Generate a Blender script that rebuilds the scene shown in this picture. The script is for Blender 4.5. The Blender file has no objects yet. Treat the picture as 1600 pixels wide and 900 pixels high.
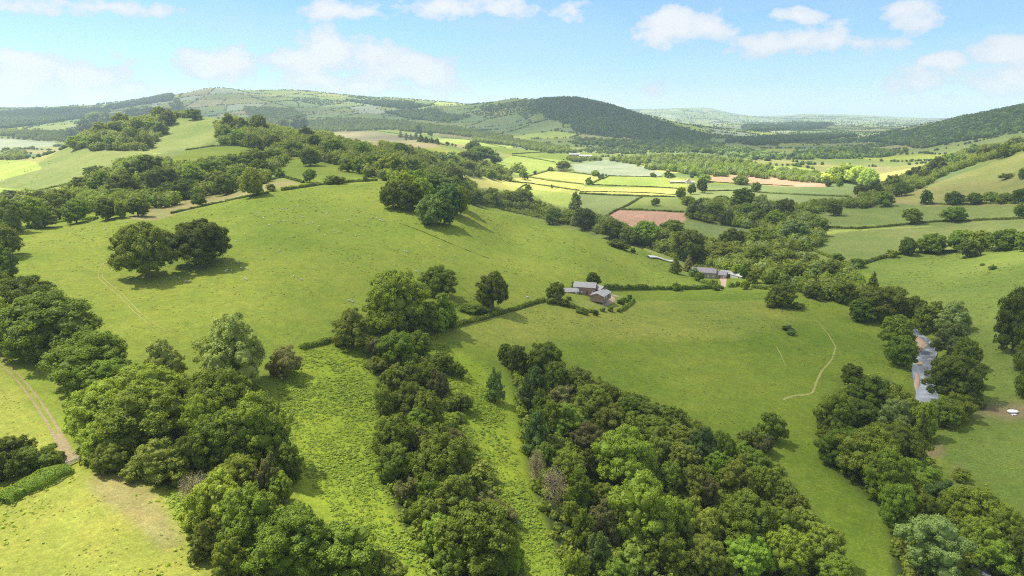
import bpy, math, random
import numpy as np
from mathutils import Vector

# ---------------------------------------------------------------- camera, sky, sun, exposure
R = math.radians
F = 1067.0                      # focal length in pixels of the 1600 px wide photograph
TH = R(14.3)                    # camera pitch below the horizontal
CZ = 125.0                      # camera height above the river
ST, CT = math.sin(TH), math.cos(TH)
scene = bpy.context.scene
col = scene.collection
cam = bpy.data.cameras.new('camera'); camo = bpy.data.objects.new('camera', cam); col.objects.link(camo)
cam.lens = 36.0 * F / 1600.0; cam.sensor_width = 36; cam.clip_start = 1; cam.clip_end = 60000
camo.location = (0, 0, CZ); camo.rotation_euler = (R(90) - TH, 0, 0)
scene.camera = camo
SUN_EL, SUN_AZ = R(58), R(-70)  # azimuth measured from +Y (ahead) towards +X
sdir = Vector((math.sin(SUN_AZ) * math.cos(SUN_EL), math.cos(SUN_AZ) * math.cos(SUN_EL), math.sin(SUN_EL)))
sun = bpy.data.lights.new('sun', 'SUN'); suno = bpy.data.objects.new('sun', sun); col.objects.link(suno)
sun.energy = 3.7; sun.angle = R(1.5); sun.color = (1, 0.95, 0.86)
suno.rotation_euler = sdir.to_track_quat('Z', 'Y').to_euler()
suno.location = (0, 0, 3000)
scene.view_settings.view_transform = 'Standard'; scene.view_settings.look = 'None'
scene.view_settings.exposure = 1.30; scene.view_settings.gamma = 1
scene.view_settings.use_curve_mapping = False
scene.render.engine = 'CYCLES'
scene.cycles.filter_width = 1.1
scene.cycles.use_denoising = False      # keep the fine grain of leaves and grass

def N(nt, typ, **kw):
    n = nt.nodes.new(typ)
    for k, v in kw.items():
        if k[0] == 'i' and k[1:].isdigit(): n.inputs[int(k[1:])].default_value = v
        elif k in n.inputs.keys(): n.inputs[k].default_value = v
        else: setattr(n, k, v)
    return n
def M_(nt, op, a, b=None, c=None, clamp=False):
    n = nt.nodes.new('ShaderNodeMath'); n.operation = op; n.use_clamp = clamp
    for i, v in enumerate((a, b, c)):
        if v is None: continue
        if isinstance(v, (int, float)): n.inputs[i].default_value = v
        else: nt.links.new(v, n.inputs[i])
    return n.outputs[0]
def ramp(nt, fac, stops, interp='LINEAR'):
    n = nt.nodes.new('ShaderNodeValToRGB'); n.color_ramp.interpolation = interp
    e = n.color_ramp.elements
    while len(e) < len(stops): e.new(0.5)
    for el, (p, c) in zip(e, stops):
        el.position = p; el.color = (c, c, c, 1) if isinstance(c, (int, float)) else (*c, 1)
    nt.links.new(fac, n.inputs[0]); return n.outputs[0]
def mixc(nt, fac, a, b, mode='MIX'):
    n = nt.nodes.new('ShaderNodeMix'); n.data_type = 'RGBA'; n.blend_type = mode
    for sock, v in ((n.inputs[0], fac), (n.inputs[6], a), (n.inputs[7], b)):
        if isinstance(v, (int, float)): sock.default_value = v
        elif isinstance(v, tuple): sock.default_value = (*v, 1) if len(v) == 3 else v
        else: nt.links.new(v, sock)
    return n.outputs[2]

def pxdir(px, py):
    u, v = (px - 800) / F, (450 - py) / F
    return (u, CT + v * ST, -ST + v * CT)

def build_world():
    w = bpy.data.worlds.new('World'); scene.world = w; w.use_nodes = True
    nt = w.node_tree; nt.nodes.clear(); L = nt.links
    out = nt.nodes.new('ShaderNodeOutputWorld'); bg = nt.nodes.new('ShaderNodeBackground')
    sky = nt.nodes.new('ShaderNodeTexSky'); sky.sky_type = 'NISHITA'; sky.sun_disc = False
    sky.sun_elevation = SUN_EL; sky.sun_rotation = SUN_AZ
    sky.air_density = 1.0; sky.dust_density = 0.0; sky.ozone_density = 2.0; sky.altitude = 200
    tc = nt.nodes.new('ShaderNodeTexCoord')
    sep = nt.nodes.new('ShaderNodeSeparateXYZ'); L.new(tc.outputs['Generated'], sep.inputs[0])
    X, Y, Z = sep.outputs
    # azimuth and elevation (tangents), so that clouds keep their own directions in the sky
    az = M_(nt, 'ARCTAN2', X, Y); el = M_(nt, 'ARCSINE', Z)
    comb = nt.nodes.new('ShaderNodeCombineXYZ')
    L.new(az, comb.inputs[0]); L.new(M_(nt, 'MULTIPLY', el, 1.5), comb.inputs[1])
    n1 = N(nt, 'ShaderNodeTexNoise', Scale=17.0, Detail=9.0, Roughness=0.58); L.new(comb.outputs[0], n1.inputs['Vector'])
    n2 = N(nt, 'ShaderNodeTexNoise', Scale=4.0, Detail=4.0, Roughness=0.5); L.new(comb.outputs[0], n2.inputs['Vector'])
    total = None
    # cloud banks: photo direction, half sizes (px), weight
    for px, py, wx, wy, k in CLOUDS:
        d = Vector(pxdir(px, py)).normalized()
        a0, e0 = math.atan2(d.x, d.y), math.asin(d.z)
        dx = M_(nt, 'DIVIDE', M_(nt, 'SUBTRACT', az, a0), wx / F)
        dy = M_(nt, 'DIVIDE', M_(nt, 'SUBTRACT', el, e0), wy / F)
        dyb = M_(nt, 'MULTIPLY', dy, M_(nt, 'ADD', 1.0, M_(nt, 'MULTIPLY', M_(nt, 'LESS_THAN', dy, 0.0), 0.25)))
        r2 = M_(nt, 'ADD', M_(nt, 'MULTIPLY', dx, dx), M_(nt, 'MULTIPLY', dyb, dyb))
        g = M_(nt, 'MULTIPLY', M_(nt, 'SUBTRACT', 1.0, M_(nt, 'SQRT', r2)), k)
        g = M_(nt, 'MAXIMUM', g, -1.0)
        total = g if total is None else M_(nt, 'MAXIMUM', total, g)
    dens = M_(nt, 'ADD', M_(nt, 'MULTIPLY', total, 0.55), M_(nt, 'MULTIPLY', M_(nt, 'SUBTRACT', n1.outputs[0], 0.5), 2.3))
    dens = M_(nt, 'ADD', dens, M_(nt, 'MULTIPLY', M_(nt, 'SUBTRACT', n2.outputs[0], 0.5), 0.8))
    cov = ramp(nt, dens, [(0.03, 0.0), (0.12, 0.60), (0.30, 1.0)], 'EASE')
    # thin veil of high cloud, low over the horizon
    n3 = N(nt, 'ShaderNodeTexNoise', Scale=5.0, Detail=6.0, Roughness=0.6)
    mp = nt.nodes.new('ShaderNodeMapping'); mp.inputs['Scale'].default_value = (1, 2.6, 1); mp.inputs['Location'].default_value = (3.1, 1.7, 0)
    L.new(comb.outputs[0], mp.inputs[0]); L.new(mp.outputs[0], n3.inputs['Vector'])
    veil = M_(nt, 'MULTIPLY', ramp(nt, n3.outputs[0], [(0.42, 0.0), (0.75, 1.0)]), 0.35)
    skyc = mixc(nt, 1.0, sky.outputs[0], SKY_TINT, 'MULTIPLY')
    base = mixc(nt, veil, skyc, CLOUD_VEIL)
    shade = ramp(nt, dens, [(0.1, CLOUD_EDGE), (0.55, CLOUD_TOP)])
    lp = mixc(nt, M_(nt, 'MULTIPLY', cov, 0.93), base, shade)
    # unseen cumulus added overhead to fill the shadows with soft white light
    n4 = N(nt, 'ShaderNodeTexNoise', Scale=3.2, Detail=6.0, Roughness=0.55); L.new(tc.outputs['Generated'], n4.inputs['Vector'])
    c4 = M_(nt, 'MULTIPLY', ramp(nt, n4.outputs[0], [(0.40, 0.0), (0.52, 0.95)]), ramp(nt, el, [(0.20, 0.0), (0.42, 1.0)]))
    lp = mixc(nt, c4, lp, (5.6, 5.7, 5.8))
    up = M_(nt, 'GREATER_THAN', Z, -0.02)
    fin = mixc(nt, up, skyc, lp)
    L.new(fin, bg.inputs[0]); bg.inputs[1].default_value = SKY_STRENGTH
    L.new(bg.outputs[0], out.inputs[0])
SKY_STRENGTH = 0.079
SKY_TINT = (0.53, 0.69, 0.85)
CLOUD_VEIL = (3.3, 4.1, 4.9); CLOUD_EDGE = (3.6, 4.15, 4.75); CLOUD_TOP = (4.75, 4.85, 5.0)
CLOUDS = [(1450, -330, 420, 170, 1.5), (120, 120, 60, 30, 1.4), (55, 118, 60, 26, 1.2), (20, 142, 80, 26, 1.0), (150, 150, 60, 20, .9), (25, 10, 60, 16, .6), (165, 12, 90, 16, .9), (208, 142, 28, 12, 1.0),
          (352, 102, 62, 30, 1.3), (505, 92, 80, 42, 1.3), (575, 88, 60, 28, 1.0), (665, 116, 85, 34, 1.3), (480, 122, 120, 20, .8), (590, 136, 120, 20, .8),
          (740, 14, 160, 18, .8), (560, 18, 60, 12, .6),
          (1055, 48, 70, 34, 1.5), (1250, 24, 50, 16, 1.1), (1225, 70, 100, 22, .85), (1350, 66, 60, 18, .7), (1410, 38, 90, 22, 1.0),
          (1580, 74, 48, 26, 1.3), (1443, 132, 50, 22, 1.1), (1478, 96, 28, 14, 1.25), (1565, 136, 70, 26, 1.15), (1500, 150, 60, 16, .7), (960, 158, 28, 9, .8), (1020, 140, 30, 12, .6), (1235, 173, 60, 7, .6), (1430, 175, 50, 8, .6)]
build_world()

# ---------------------------------------------------------------- terrain: surveyed points -> height field
# P(px, py, Y): the ground seen at that place of the photo lies Y metres ahead; H(px, Y, drop): ground `drop` m below the camera
CP = []
def P(px, py, Y):
    u, dy, dz = pxdir(px, py); CP.append((u / dy, Y, Y * dz / dy))
def H(px, Y, h): CP.append(((px - 800) / F / (CT + h / Y * ST * 0.9), Y, -h))
def PH(px, py, h):
    u, dy, dz = pxdir(px, py); P(px, py, h * dy / -dz)
for px, h in ((-300, 86), (0, 86), (400, 90), (800, 108), (1200, 122), (1600, 125), (1900, 122)):
    H(px, 12, h); H(px, 45, h)
rows = {
 -200: [(900, 84), (700, 82), (560, 80), (430, 76)],
 0: [(900, 86), (720, 85), (560, 82), (430, 77), (362, 71)],
 200: [(900, 86), (700, 86), (600, 84), (500, 82), (437, 79), (380, 74), (345, 68)],
 400: [(900, 90), (700, 90), (600, 88), (500, 84), (400, 76), (350, 69), (302, 60)],
 600: [(900, 99), (700, 97), (550, 93), (500, 90), (400, 82), (340, 72), (286, 59)],
 800: [(900, 110), (700, 108), (550, 104), (480, 102), (400, 95), (365, 92), (332, 86)],
 1000: [(900, 120), (700, 117), (550, 115), (480, 117), (430, 118), (388, 116)],
 1200: [(900, 124), (700, 121), (600, 120), (500, 118), (455, 121), (420, 124), (350, 125), (300, 124), (280, 123)],
 1400: [(900, 125), (750, 124), (600, 124.5), (540, 124.5), (480, 123), (430, 121), (400, 119), (355, 118), (315, 112)],
 1600: [(900, 124), (750, 123), (640, 122), (500, 112), (400, 103), (350, 102), (320, 96), (240, 57)],
 1750: [(900, 122), (640, 118), (500, 106), (400, 98), (320, 88), (240, 50)]}
for px, l in rows.items():
    for py, h in l: PH(px, py, h)
for p in [
 # behind the left pasture
 (300, 326, 520), (500, 292, 585), (700, 305, 585), (900, 359, 600), (1100, 428, 560), (350, 306, 600), (250, 322, 560), (100, 335, 560), (0, 335, 600),
 (0, 290, 950), (0, 262, 1150), (100, 275, 900), (120, 240, 1080), (0, 225, 2200), (90, 225, 2300), (0, 200, 3000), (100, 195, 3200), (-150, 230, 2200), (-150, 290, 950),
 (200, 285, 700), (300, 290, 660), (250, 258, 800), (340, 243, 900), (420, 238, 920), (130, 228, 1120), (200, 222, 1130), (240, 205, 1220), (270, 184, 1320), (330, 184, 1310), (300, 215, 1150),
 (200, 195, 1260), (150, 212, 1180), (400, 200, 1250), (450, 215, 1150), (430, 262, 760), (500, 266, 720), (560, 270, 720), (480, 248, 830), (560, 250, 850), (520, 215, 1350), (600, 222, 1450), (600, 262, 820), (640, 275, 800),
 # hidden hollow behind the knoll ridge
 (250, 215, 1700), (400, 225, 1700), (130, 240, 1500), (600, 235, 1900), (500, 225, 1900),
 # behind the main pasture crest: valley floor
 (800, 360, 700), (900, 380, 720), (1000, 396, 680), (1100, 420, 640), (700, 330, 720), (690, 272, 1020), (740, 282, 1100), (800, 296, 1150), (800, 262, 1480), (720, 255, 1300), (700, 228, 1600), (660, 218, 1700),
 (900, 310, 1040), (900, 280, 1300), (1000, 345, 810), (1000, 300, 1120), (1000, 265, 1500), (850, 240, 1950), (910, 243, 1950), (1000, 240, 2000), (1100, 262, 1520), (1100, 300, 1110), (1100, 340, 830),
 (800, 238, 2000), (760, 226, 2150), (1200, 262, 1540), (1300, 270, 1440), (1300, 300, 1060), (1300, 240, 2050), (1200, 240, 2100), (1200, 225, 2600), (1300, 225, 2600), (1300, 350, 760), (1300, 400, 590),
 # right-hand slopes
 (1500, 400, 560), (1500, 350, 720), (1500, 318, 830), (1500, 300, 900), (1560, 270, 1000), (1480, 290, 960), (1420, 300, 980), (1500, 262, 1200), (1550, 250, 1100), (1380, 290, 1150), (1400, 268, 1500), (1340, 262, 1600),
 (1700, 226, 1000), (1600, 236, 1300), (1700, 230, 1300), (1600, 224, 1700), (1500, 235, 1800), (1450, 240, 1850), (1550, 222, 1850), (1700, 215, 1700),
 (1600, 165, 2500), (1700, 155, 2500), (1550, 176, 2550), (1500, 186, 2650), (1450, 197, 2800), (1400, 207, 2900), (1350, 217, 2950), (1600, 195, 2050), (1500, 210, 2200), (1400, 225, 2400),
 (1600, 190, 3600), (1450, 203, 3900), (1800, 180, 3600),
 # far hills at the left and in the middle
 (700, 205, 3000), (800, 215, 2800), (700, 185, 3800), (600, 190, 3600), (500, 195, 3400), (400, 195, 3400), (300, 190, 3500), (600, 170, 4300), (500, 172, 4300), (400, 170, 4300), (300, 168, 4400), (200, 175, 4200), (100, 180, 4200), (0, 180, 4200),
 (0, 170, 5200), (100, 168, 5200), (200, 160, 5200), (260, 148, 5200), (330, 139, 5200), (400, 142, 5200), (450, 144, 5200), (520, 148, 5200), (600, 154, 5200), (640, 156, 5200), (700, 162, 5000), (-150, 172, 5200),
 (750, 162, 4600), (800, 156, 4200), (850, 156, 3900), (890, 153, 3700), (930, 160, 3600), (970, 171, 3500), (1000, 181, 3400), (1050, 197, 3150), (1110, 214, 2850), (1150, 219, 2750),
 (800, 185, 3500), (850, 180, 3300), (880, 200, 2950), (950, 205, 2900), (1000, 212, 2800), (900, 222, 2500), (1000, 226, 2500), (800, 225, 2500), (1100, 226, 2450), (740, 190, 3600),
 (890, 180, 4700), (1000, 196, 4600), (800, 180, 5200), (600, 175, 6500), (330, 165, 6500), (0, 178, 6500), (700, 178, 6200),
 (1200, 206, 4200), (1200, 197, 6000), (1300, 206, 4200), (1300, 197, 6000), (1400, 200, 5200), (1100, 200, 6000), (1200, 190, 9500), (1400, 191, 9500), (1000, 188, 8500), (1600, 190, 7500), (1100, 189, 9000),
 (980, 172, 14000), (1050, 170, 14000), (1110, 169.5, 14000), (1128, 173, 14000), (1145, 178, 14000), (1200, 182, 14500), (1260, 178.5, 14500), (1300, 179, 14500), (1350, 180, 14500), (1400, 183, 14500), (1450, 185, 14500), (1600, 184, 14500), (1800, 180, 14500),
 (800, 176, 14000), (600, 176, 14000), (300, 176, 14000), (0, 176, 14000), (-150, 176, 14000),
 ]: P(*p)
for px in (-200, 200, 500, 800, 1000, 1200, 1400, 1700): P(px, 186, 20000); P(px, 186, 30000)

NA, NY = 860, 1040
A0, A1, Y0, Y1 = -1.25, 1.25, 14.0, 26000.0
SA, SY, H0 = 6.0, 2.2, 110.0
def fit_terrain():
    c = np.array(CP); x = np.stack([c[:, 0] * SA, np.log(c[:, 1]) * SY], 1); v = (c[:, 2] + H0) / c[:, 1]
    def k(d2): return 0.5 * d2 * np.log(d2 + 1e-12)
    d2 = ((x[:, None] - x[None]) ** 2).sum(2); n = len(x)
    A = np.zeros((n + 3, n + 3)); A[:n, :n] = k(d2) + np.eye(n) * 0.002
    Q = np.concatenate([np.ones((n, 1)), x], 1); A[:n, n:] = Q; A[n:, :n] = Q.T
    w = np.linalg.solve(A, np.concatenate([v, np.zeros(3)]))
    a = np.linspace(A0, A1, NA); ly = np.linspace(math.log(Y0), math.log(Y1), NY)
    # evaluate on a coarse grid, then refine smoothly
    ca, cl = np.linspace(A0, A1, 216), np.linspace(math.log(Y0), math.log(Y1), 261)
    gx, gy = np.meshgrid(np.clip(ca, -0.95, 0.95) * SA, cl * SY); pts = np.stack([gx.ravel(), gy.ravel()], 1)
    r = np.concatenate([k(((p[:, None] - x[None]) ** 2).sum(2)) @ w[:n] for p in np.array_split(pts, 40)])
    r = (r + w[n] + pts @ w[n + 1:]).reshape(len(cl), len(ca))
    # bicubic-ish refinement: Catmull-Rom along both axes
    def refine(m, src, dst, axis):
        m = np.moveaxis(m, axis, 0); t = (dst - src[0]) / (src[1] - src[0]); i = np.clip(np.floor(t).astype(int), 0, len(src) - 2); f = (t - i)[:, None]
        g = lambda j: m[np.clip(j, 0, len(src) - 1)]
        p0, p1, p2, p3 = g(i - 1), g(i), g(i + 1), g(i + 2)
        o = p1 + .5 * f * (p2 - p0 + f * (2 * p0 - 5 * p1 + 4 * p2 - p3 + f * (3 * (p1 - p2) + p3 - p0)))
        return np.moveaxis(o, 0, axis)
    r = refine(refine(r, ca, a, 1), cl, ly, 0)
    Yg = np.exp(ly)[:, None]
    Z = r * Yg - H0 + CZ
    Z = np.maximum(Z, -40)
    return a, ly, Z
# value noise in world metres, for undulation and colour patches
def vnoise(x, y, s, seed=0):
    x = np.asarray(x, float) / s; y = np.asarray(y, float) / s
    xi, yi = np.floor(x).astype(np.int64), np.floor(y).astype(np.int64); fx, fy = x - xi, y - yi
    fx, fy = fx * fx * (3 - 2 * fx), fy * fy * (3 - 2 * fy)
    def h(i, j):
        n = (i * 374761393 + j * 668265263 + seed * 974634777) & 0x7fffffff
        n = ((n ^ (n >> 13)) * 1274126177) & 0x7fffffff
        return ((n ^ (n >> 16)) & 0xffff) / 65535.0
    return (h(xi, yi) * (1 - fx) + h(xi + 1, yi) * fx) * (1 - fy) + (h(xi, yi + 1) * (1 - fx) + h(xi + 1, yi + 1) * fx) * fy
ga, gl, GZ = fit_terrain()
GY = np.exp(gl)[:, None] * np.ones((1, NA)); GX = ga[None] * GY
GZ = GZ + (vnoise(GX, GY, 38, 1) - .5) * 1.0 + (vnoise(GX, GY, 13, 2) - .5) * 0.35
GZ += np.clip((GY - 1800) / 3000, 0, 1) * (vnoise(GX, GY, 420, 3) - .5) * 30

def ground(x, y):
    y = np.maximum(np.asarray(y, float), Y0 + .1); x = np.asarray(x, float)
    fa = np.clip((x / y - A0) / (A1 - A0) * (NA - 1), 0, NA - 1.001); fl = np.clip((np.log(y) - gl[0]) / (gl[-1] - gl[0]) * (NY - 1), 0, NY - 1.001)
    i, j = fl.astype(int), fa.astype(int); u, v = fl - i, fa - j
    return (GZ[i, j] * (1 - u) * (1 - v) + GZ[i + 1, j] * u * (1 - v) + GZ[i, j + 1] * (1 - u) * v + GZ[i + 1, j + 1] * u * v)
GT = (GZ - CZ) / GY
def hit(px, py, skip=0):
    """first ground point met by the sight line through photo pixel (px, py)"""
    u, dy, dz = pxdir(px, py); a = u / dy; t = dz / dy
    fa = min(max((a - A0) / (A1 - A0) * (NA - 1), 0), NA - 1.001); j = int(fa); v = fa - j
    c = GT[:, j] * (1 - v) + GT[:, j + 1] * v
    k = np.nonzero(c[:-1] >= t)[0]
    k = k[k > skip]
    if len(k) == 0: k = [int(np.argmax(c[skip:])) + skip]
    k = int(k[0])
    y = math.exp(gl[k])
    if k > 0 and c[k] > c[k - 1]:
        w = (t - c[k - 1]) / (c[k] - c[k - 1]); w = min(max(w, 0), 1)
        y = math.exp(gl[k - 1] + w * (gl[1] - gl[0]))
    return np.array([a * y, y, float(ground(a * y, y))])
def world_line(pts, step=12.0):
    """photo polyline -> dense ground polyline"""
    o = []
    for (x0, y0), (x1, y1) in zip(pts, pts[1:]):
        n = max(1, int(math.hypot(x1 - x0, y1 - y0) / step))
        for i in range(n): o.append(hit(x0 + (x1 - x0) * i / n, y0 + (y1 - y0) * i / n))
    o.append(hit(*pts[-1])); return np.array(o)
def inpoly(x, y, poly):
    x = np.asarray(x); y = np.asarray(y); c = np.zeros(x.shape, bool); n = len(poly)
    for i in range(n):
        x0, y0 = poly[i][:2]; x1, y1 = poly[(i + 1) % n][:2]
        m = ((y0 > y) != (y1 > y))
        if y0 != y1: c ^= m & (x < (x1 - x0) * (y - y0) / (y1 - y0) + x0)
    return c
# ---------------------------------------------------------------- fields, river bed, colours of the ground
PAL = dict(ridge=(.200, .185, .085), bare=(.180,.180,.060), meadow=(.118,.168,.030), pasture=(.136,.182,.024), dry=(.172,.204,.034), bright=(0.184, 0.239, 0.028), lush=(.122,.174,.020), rough=(0.138, 0.175, 0.046), bracken=(.172,.232,.022),
           yellow=(.31,.32,.085), yellowgreen=(0.216, 0.276, 0.055), blue=(.215,.255,.150), tan=(.205,.200,.075), brown=(.330,.215,.135), peach=(0.368, 0.248, 0.147),
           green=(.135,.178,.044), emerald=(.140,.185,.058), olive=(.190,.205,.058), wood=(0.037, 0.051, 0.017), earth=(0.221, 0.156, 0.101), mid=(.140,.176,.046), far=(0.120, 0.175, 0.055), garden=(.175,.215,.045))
FIELDS = [
 ('rough', [(-80, 312), (-80, 285), (0, 285), (60, 255), (100, 232), (235, 234), (250, 262), (160, 280), (60, 306)]),
 ('rough', [(232, 240), (262, 184), (332, 182), (347, 214), (330, 230), (290, 236)]),
 ('pasture', [(243, 263), (290, 236), (360, 227), (412, 229), (418, 236), (380, 247), (300, 262)]),
 ('yellowgreen', [(-80, 250), (0, 250), (55, 252), (66, 264), (0, 282), (-80, 285)]),
 ('yellowgreen', [(-80, 293), (0, 293), (32, 296), (30, 306), (-80, 310)]),
 ('blue', [(-80, 214), (0, 216), (88, 222), (84, 229), (0, 233), (-80, 233)]),
 ('tan', [(195, 342), (240, 322), (300, 312), (380, 300), (400, 290), (440, 279), (472, 286), (400, 301), (320, 322), (240, 345)]),
 ('pasture', [(424, 262), (442, 250), (472, 246), (520, 250), (560, 260), (582, 280), (472, 288), (440, 278)]),
 ('ridge', [(520, 203), (552, 204), (600, 206), (690, 226), (690, 231), (630, 233), (560, 226)]),
 ('yellowgreen', [(560, 201), (600, 201), (700, 211), (800, 226), (800, 232), (700, 224), (600, 208)]),
 ('tan', [(690, 205), (760, 212), (800, 222), (760, 222), (680, 212)]),
 ('yellow', [(662, 262), (720, 271), (800, 284), (832, 292), (806, 300), (740, 292), (690, 277)]),
 ('dry', [(650, 232), (690, 230), (740, 240), (700, 250)]),
 ('pasture', [(740, 226), (800, 232), (905, 243), (900, 252), (800, 243)]),
 ('yellowgreen', [(800, 243), (895, 252), (868, 262), (850, 266), (780, 252)]),
 ('yellowgreen', [(770, 252), (850, 266), (820, 276), (760, 262)]),
 ('blue', [(890, 257), (945, 250), (1000, 258), (1038, 270), (1030, 277), (950, 275), (900, 268)]),
 ('yellow', [(955, 250), (1090, 264), (1085, 270), (1040, 271), (1000, 259)]),
 ('yellow', [(828, 275), (855, 267), (905, 271), (942, 276), (915, 288)]),
 ('yellow', [(800, 278), (826, 277), (912, 289), (906, 299), (822, 288)]),
 ('yellow', [(800, 284), (820, 288), (905, 299), (905, 304), (815, 296)]),
 ('yellowgreen', [(920, 289), (950, 277), (1040, 276), (1090, 284), (1062, 294)]),
 ('yellow', [(906, 291), (1062, 295), (1058, 306), (904, 301)]),
 ('yellowgreen', [(800, 292), (905, 304), (910, 330), (860, 318), (820, 300)]),
 ('emerald', [(906, 303), (1002, 306), (966, 328), (942, 337), (905, 330)]),
 ('green', [(1004, 306), (1060, 308), (1070, 330), (968, 327)]),
 ('brown', [(938, 343), (967, 328), (1068, 332), (1072, 346), (1035, 362), (1000, 356), (955, 352)]),
 ('emerald', [(1066, 345), (1180, 356), (1172, 372), (1082, 367)]),
 ('peach', [(1108, 272), (1200, 276), (1290, 287), (1290, 293), (1200, 290), (1112, 284)]),
 ('emerald', [(1085, 286), (1200, 291), (1334, 293), (1336, 306), (1200, 302), (1085, 298)]),
 ('emerald', [(1085, 300), (1200, 303), (1336, 308), (1335, 320), (1200, 326), (1085, 314)]),
 ('yellow', [(1372, 272), (1432, 262), (1452, 262), (1440, 272), (1415, 284), (1378, 286)]),
 ('tan', [(1270, 262), (1400, 260), (1390, 268), (1276, 269)]),
 ('olive', [(1395, 312), (1500, 272), (1600, 238), (1700, 225), (1700, 312), (1600, 318), (1450, 320)]),
 ('green', [(1205, 338), (1290, 328), (1370, 315), (1450, 322), (1700, 320), (1700, 340), (1420, 354), (1300, 360)]),
 ('mid', [(1255, 372), (1340, 360), (1700, 344), (1700, 372), (1400, 398), (1350, 412), (1280, 405)]),
 ('meadow', [(1340, 412), (1400, 396), (1750, 372), (1900, 900), (1620, 900), (1540, 770), (1440, 700), (1520, 620), (1500, 500), (1380, 450)]),
 # the two big near pastures
 ('pasture', [(20, 372), (100, 347), (240, 345), (400, 302), (600, 284), (740, 316), (900, 360), (1000, 388), (1120, 440), (1130, 452), (960, 450), (850, 470), (700, 500), (660, 545), (520, 545), (420, 565), (300, 600), (150, 580), (-20, 500)]),
 ('lush', [(670, 530), (850, 478), (960, 455), (1200, 455), (1300, 478), (1420, 560), (1430, 640), (1300, 640), (1290, 690), (1400, 900), (1280, 900), (1230, 730), (1080, 650), (860, 560), (780, 560)]),
 ('bracken', [(430, 590), (480, 545), (580, 545), (620, 640), (600, 700), (640, 790), (800, 940), (640, 940), (560, 860), (470, 780), (440, 680)]),
 ('bracken', [(660, 530), (740, 560), (820, 640), (830, 760), (960, 940), (810, 940), (780, 800), (720, 700), (700, 600)]),
 ('dry', [(-150, 560), (0, 560), (90, 700), (110, 730), (0, 760), (-150, 780)]),
 ('dry', [(-150, 780), (0, 780), (120, 735), (240, 760), (330, 830), (360, 940), (-150, 1000)]),
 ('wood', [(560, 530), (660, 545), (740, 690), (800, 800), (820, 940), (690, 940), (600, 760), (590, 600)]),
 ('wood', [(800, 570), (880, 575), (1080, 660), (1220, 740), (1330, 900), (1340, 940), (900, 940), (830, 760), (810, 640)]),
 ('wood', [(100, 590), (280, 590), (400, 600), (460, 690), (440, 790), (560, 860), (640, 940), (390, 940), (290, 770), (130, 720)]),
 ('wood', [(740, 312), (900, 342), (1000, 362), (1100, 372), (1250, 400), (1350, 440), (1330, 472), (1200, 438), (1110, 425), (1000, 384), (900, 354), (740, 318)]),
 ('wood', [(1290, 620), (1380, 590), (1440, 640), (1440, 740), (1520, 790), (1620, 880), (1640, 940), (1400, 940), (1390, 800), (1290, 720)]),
 ('bare', [(148, 738), (200, 748), (240, 770), (290, 850), (250, 858), (205, 812), (165, 790), (136, 760)]),
 ('dry', [(690, 520), (850, 482), (960, 470), (1200, 470), (1260, 500), (1150, 530), (900, 530), (760, 545)]),
 ('garden', [(893, 472), (945, 455), (985, 466), (945, 488), (905, 486)]),
 ('earth', [(1438, 700), (1470, 697), (1478, 708), (1462, 715), (1440, 712)]),
 ('earth', [(1490, 730), (1503, 733), (1506, 750), (1494, 752)]),
 ('earth', [(1525, 636), (1600, 634), (1640, 640), (1640, 650), (1570, 652), (1525, 644)]),
]
RIVER = [(1424, 505), (1440, 512), (1458, 534), (1462, 548), (1455, 566), (1459, 592), (1466, 630), (1452, 644), (1436, 632), (1428, 600), (1420, 572), (1428, 556), (1440, 548), (1446, 540), (1430, 526), (1414, 516)]
def wpoly(pts, step=15.0):
    return [tuple(v[:2]) for v in world_line(list(pts) + [pts[0]], step)[:-1]]
RIVER_C = [(1402, 498), (1426, 512), (1446, 527), (1453, 541), (1448, 555), (1440, 570), (1443, 590), (1449, 612), (1451, 638), (1440, 664), (1432, 700), (1440, 745), (1470, 775), (1500, 840), (1540, 900)]
river_line = world_line(RIVER_C, 8.0)
def line_dist(x, y, line):
    d = np.full(x.shape, 1e9); t_at = np.zeros(x.shape)
    for i in range(len(line) - 1):
        a, b = line[i, :2], line[i + 1, :2]; ab = b - a; L2 = (ab ** 2).sum() + 1e-9
        t = np.clip(((x - a[0]) * ab[0] + (y - a[1]) * ab[1]) / L2, 0, 1)
        dd = np.hypot(x - a[0] - t * ab[0], y - a[1] - t * ab[1]); d = np.minimum(d, dd)
    return d
m = (GY > 120) & (GY < 480) & (GX > 60) & (GX < 330)
_d = line_dist(GX[m], GY[m], river_line)
_z = GZ[m]; _y = GY[m]
WATER_Z = float(np.percentile([ground(p[0], p[1]) for p in river_line], 30)) - 0.9
_hw = np.interp(_y, [195, 235, 262, 300], [2.5, 3.0, 4.6, 4.6]); _f = np.clip((_d - _hw) / 5.0, 0, 1); _f = _f * _f * (3 - 2 * _f)
_bed = WATER_Z - 0.5 + np.clip(_d - 3.0, 0, 99) * 0.2 + (vnoise(GX[m], GY[m], 9, 5) - .5) * .5
GZ[m] = _bed * (1 - _f) + _z * _f
GT = (GZ - CZ) / GY

def bounds_mask(poly):
    p = np.array(poly); x0, y0 = p[:, 0].min(), p[:, 1].min(); x1, y1 = p[:, 0].max(), p[:, 1].max()
    r0, r1 = np.searchsorted(GY[:, 0], [max(y0, Y0), y1]); r0 = max(r0 - 1, 0); return slice(r0, r1 + 1)
print('fields')
COL = np.empty((NY, NA, 3))
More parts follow.
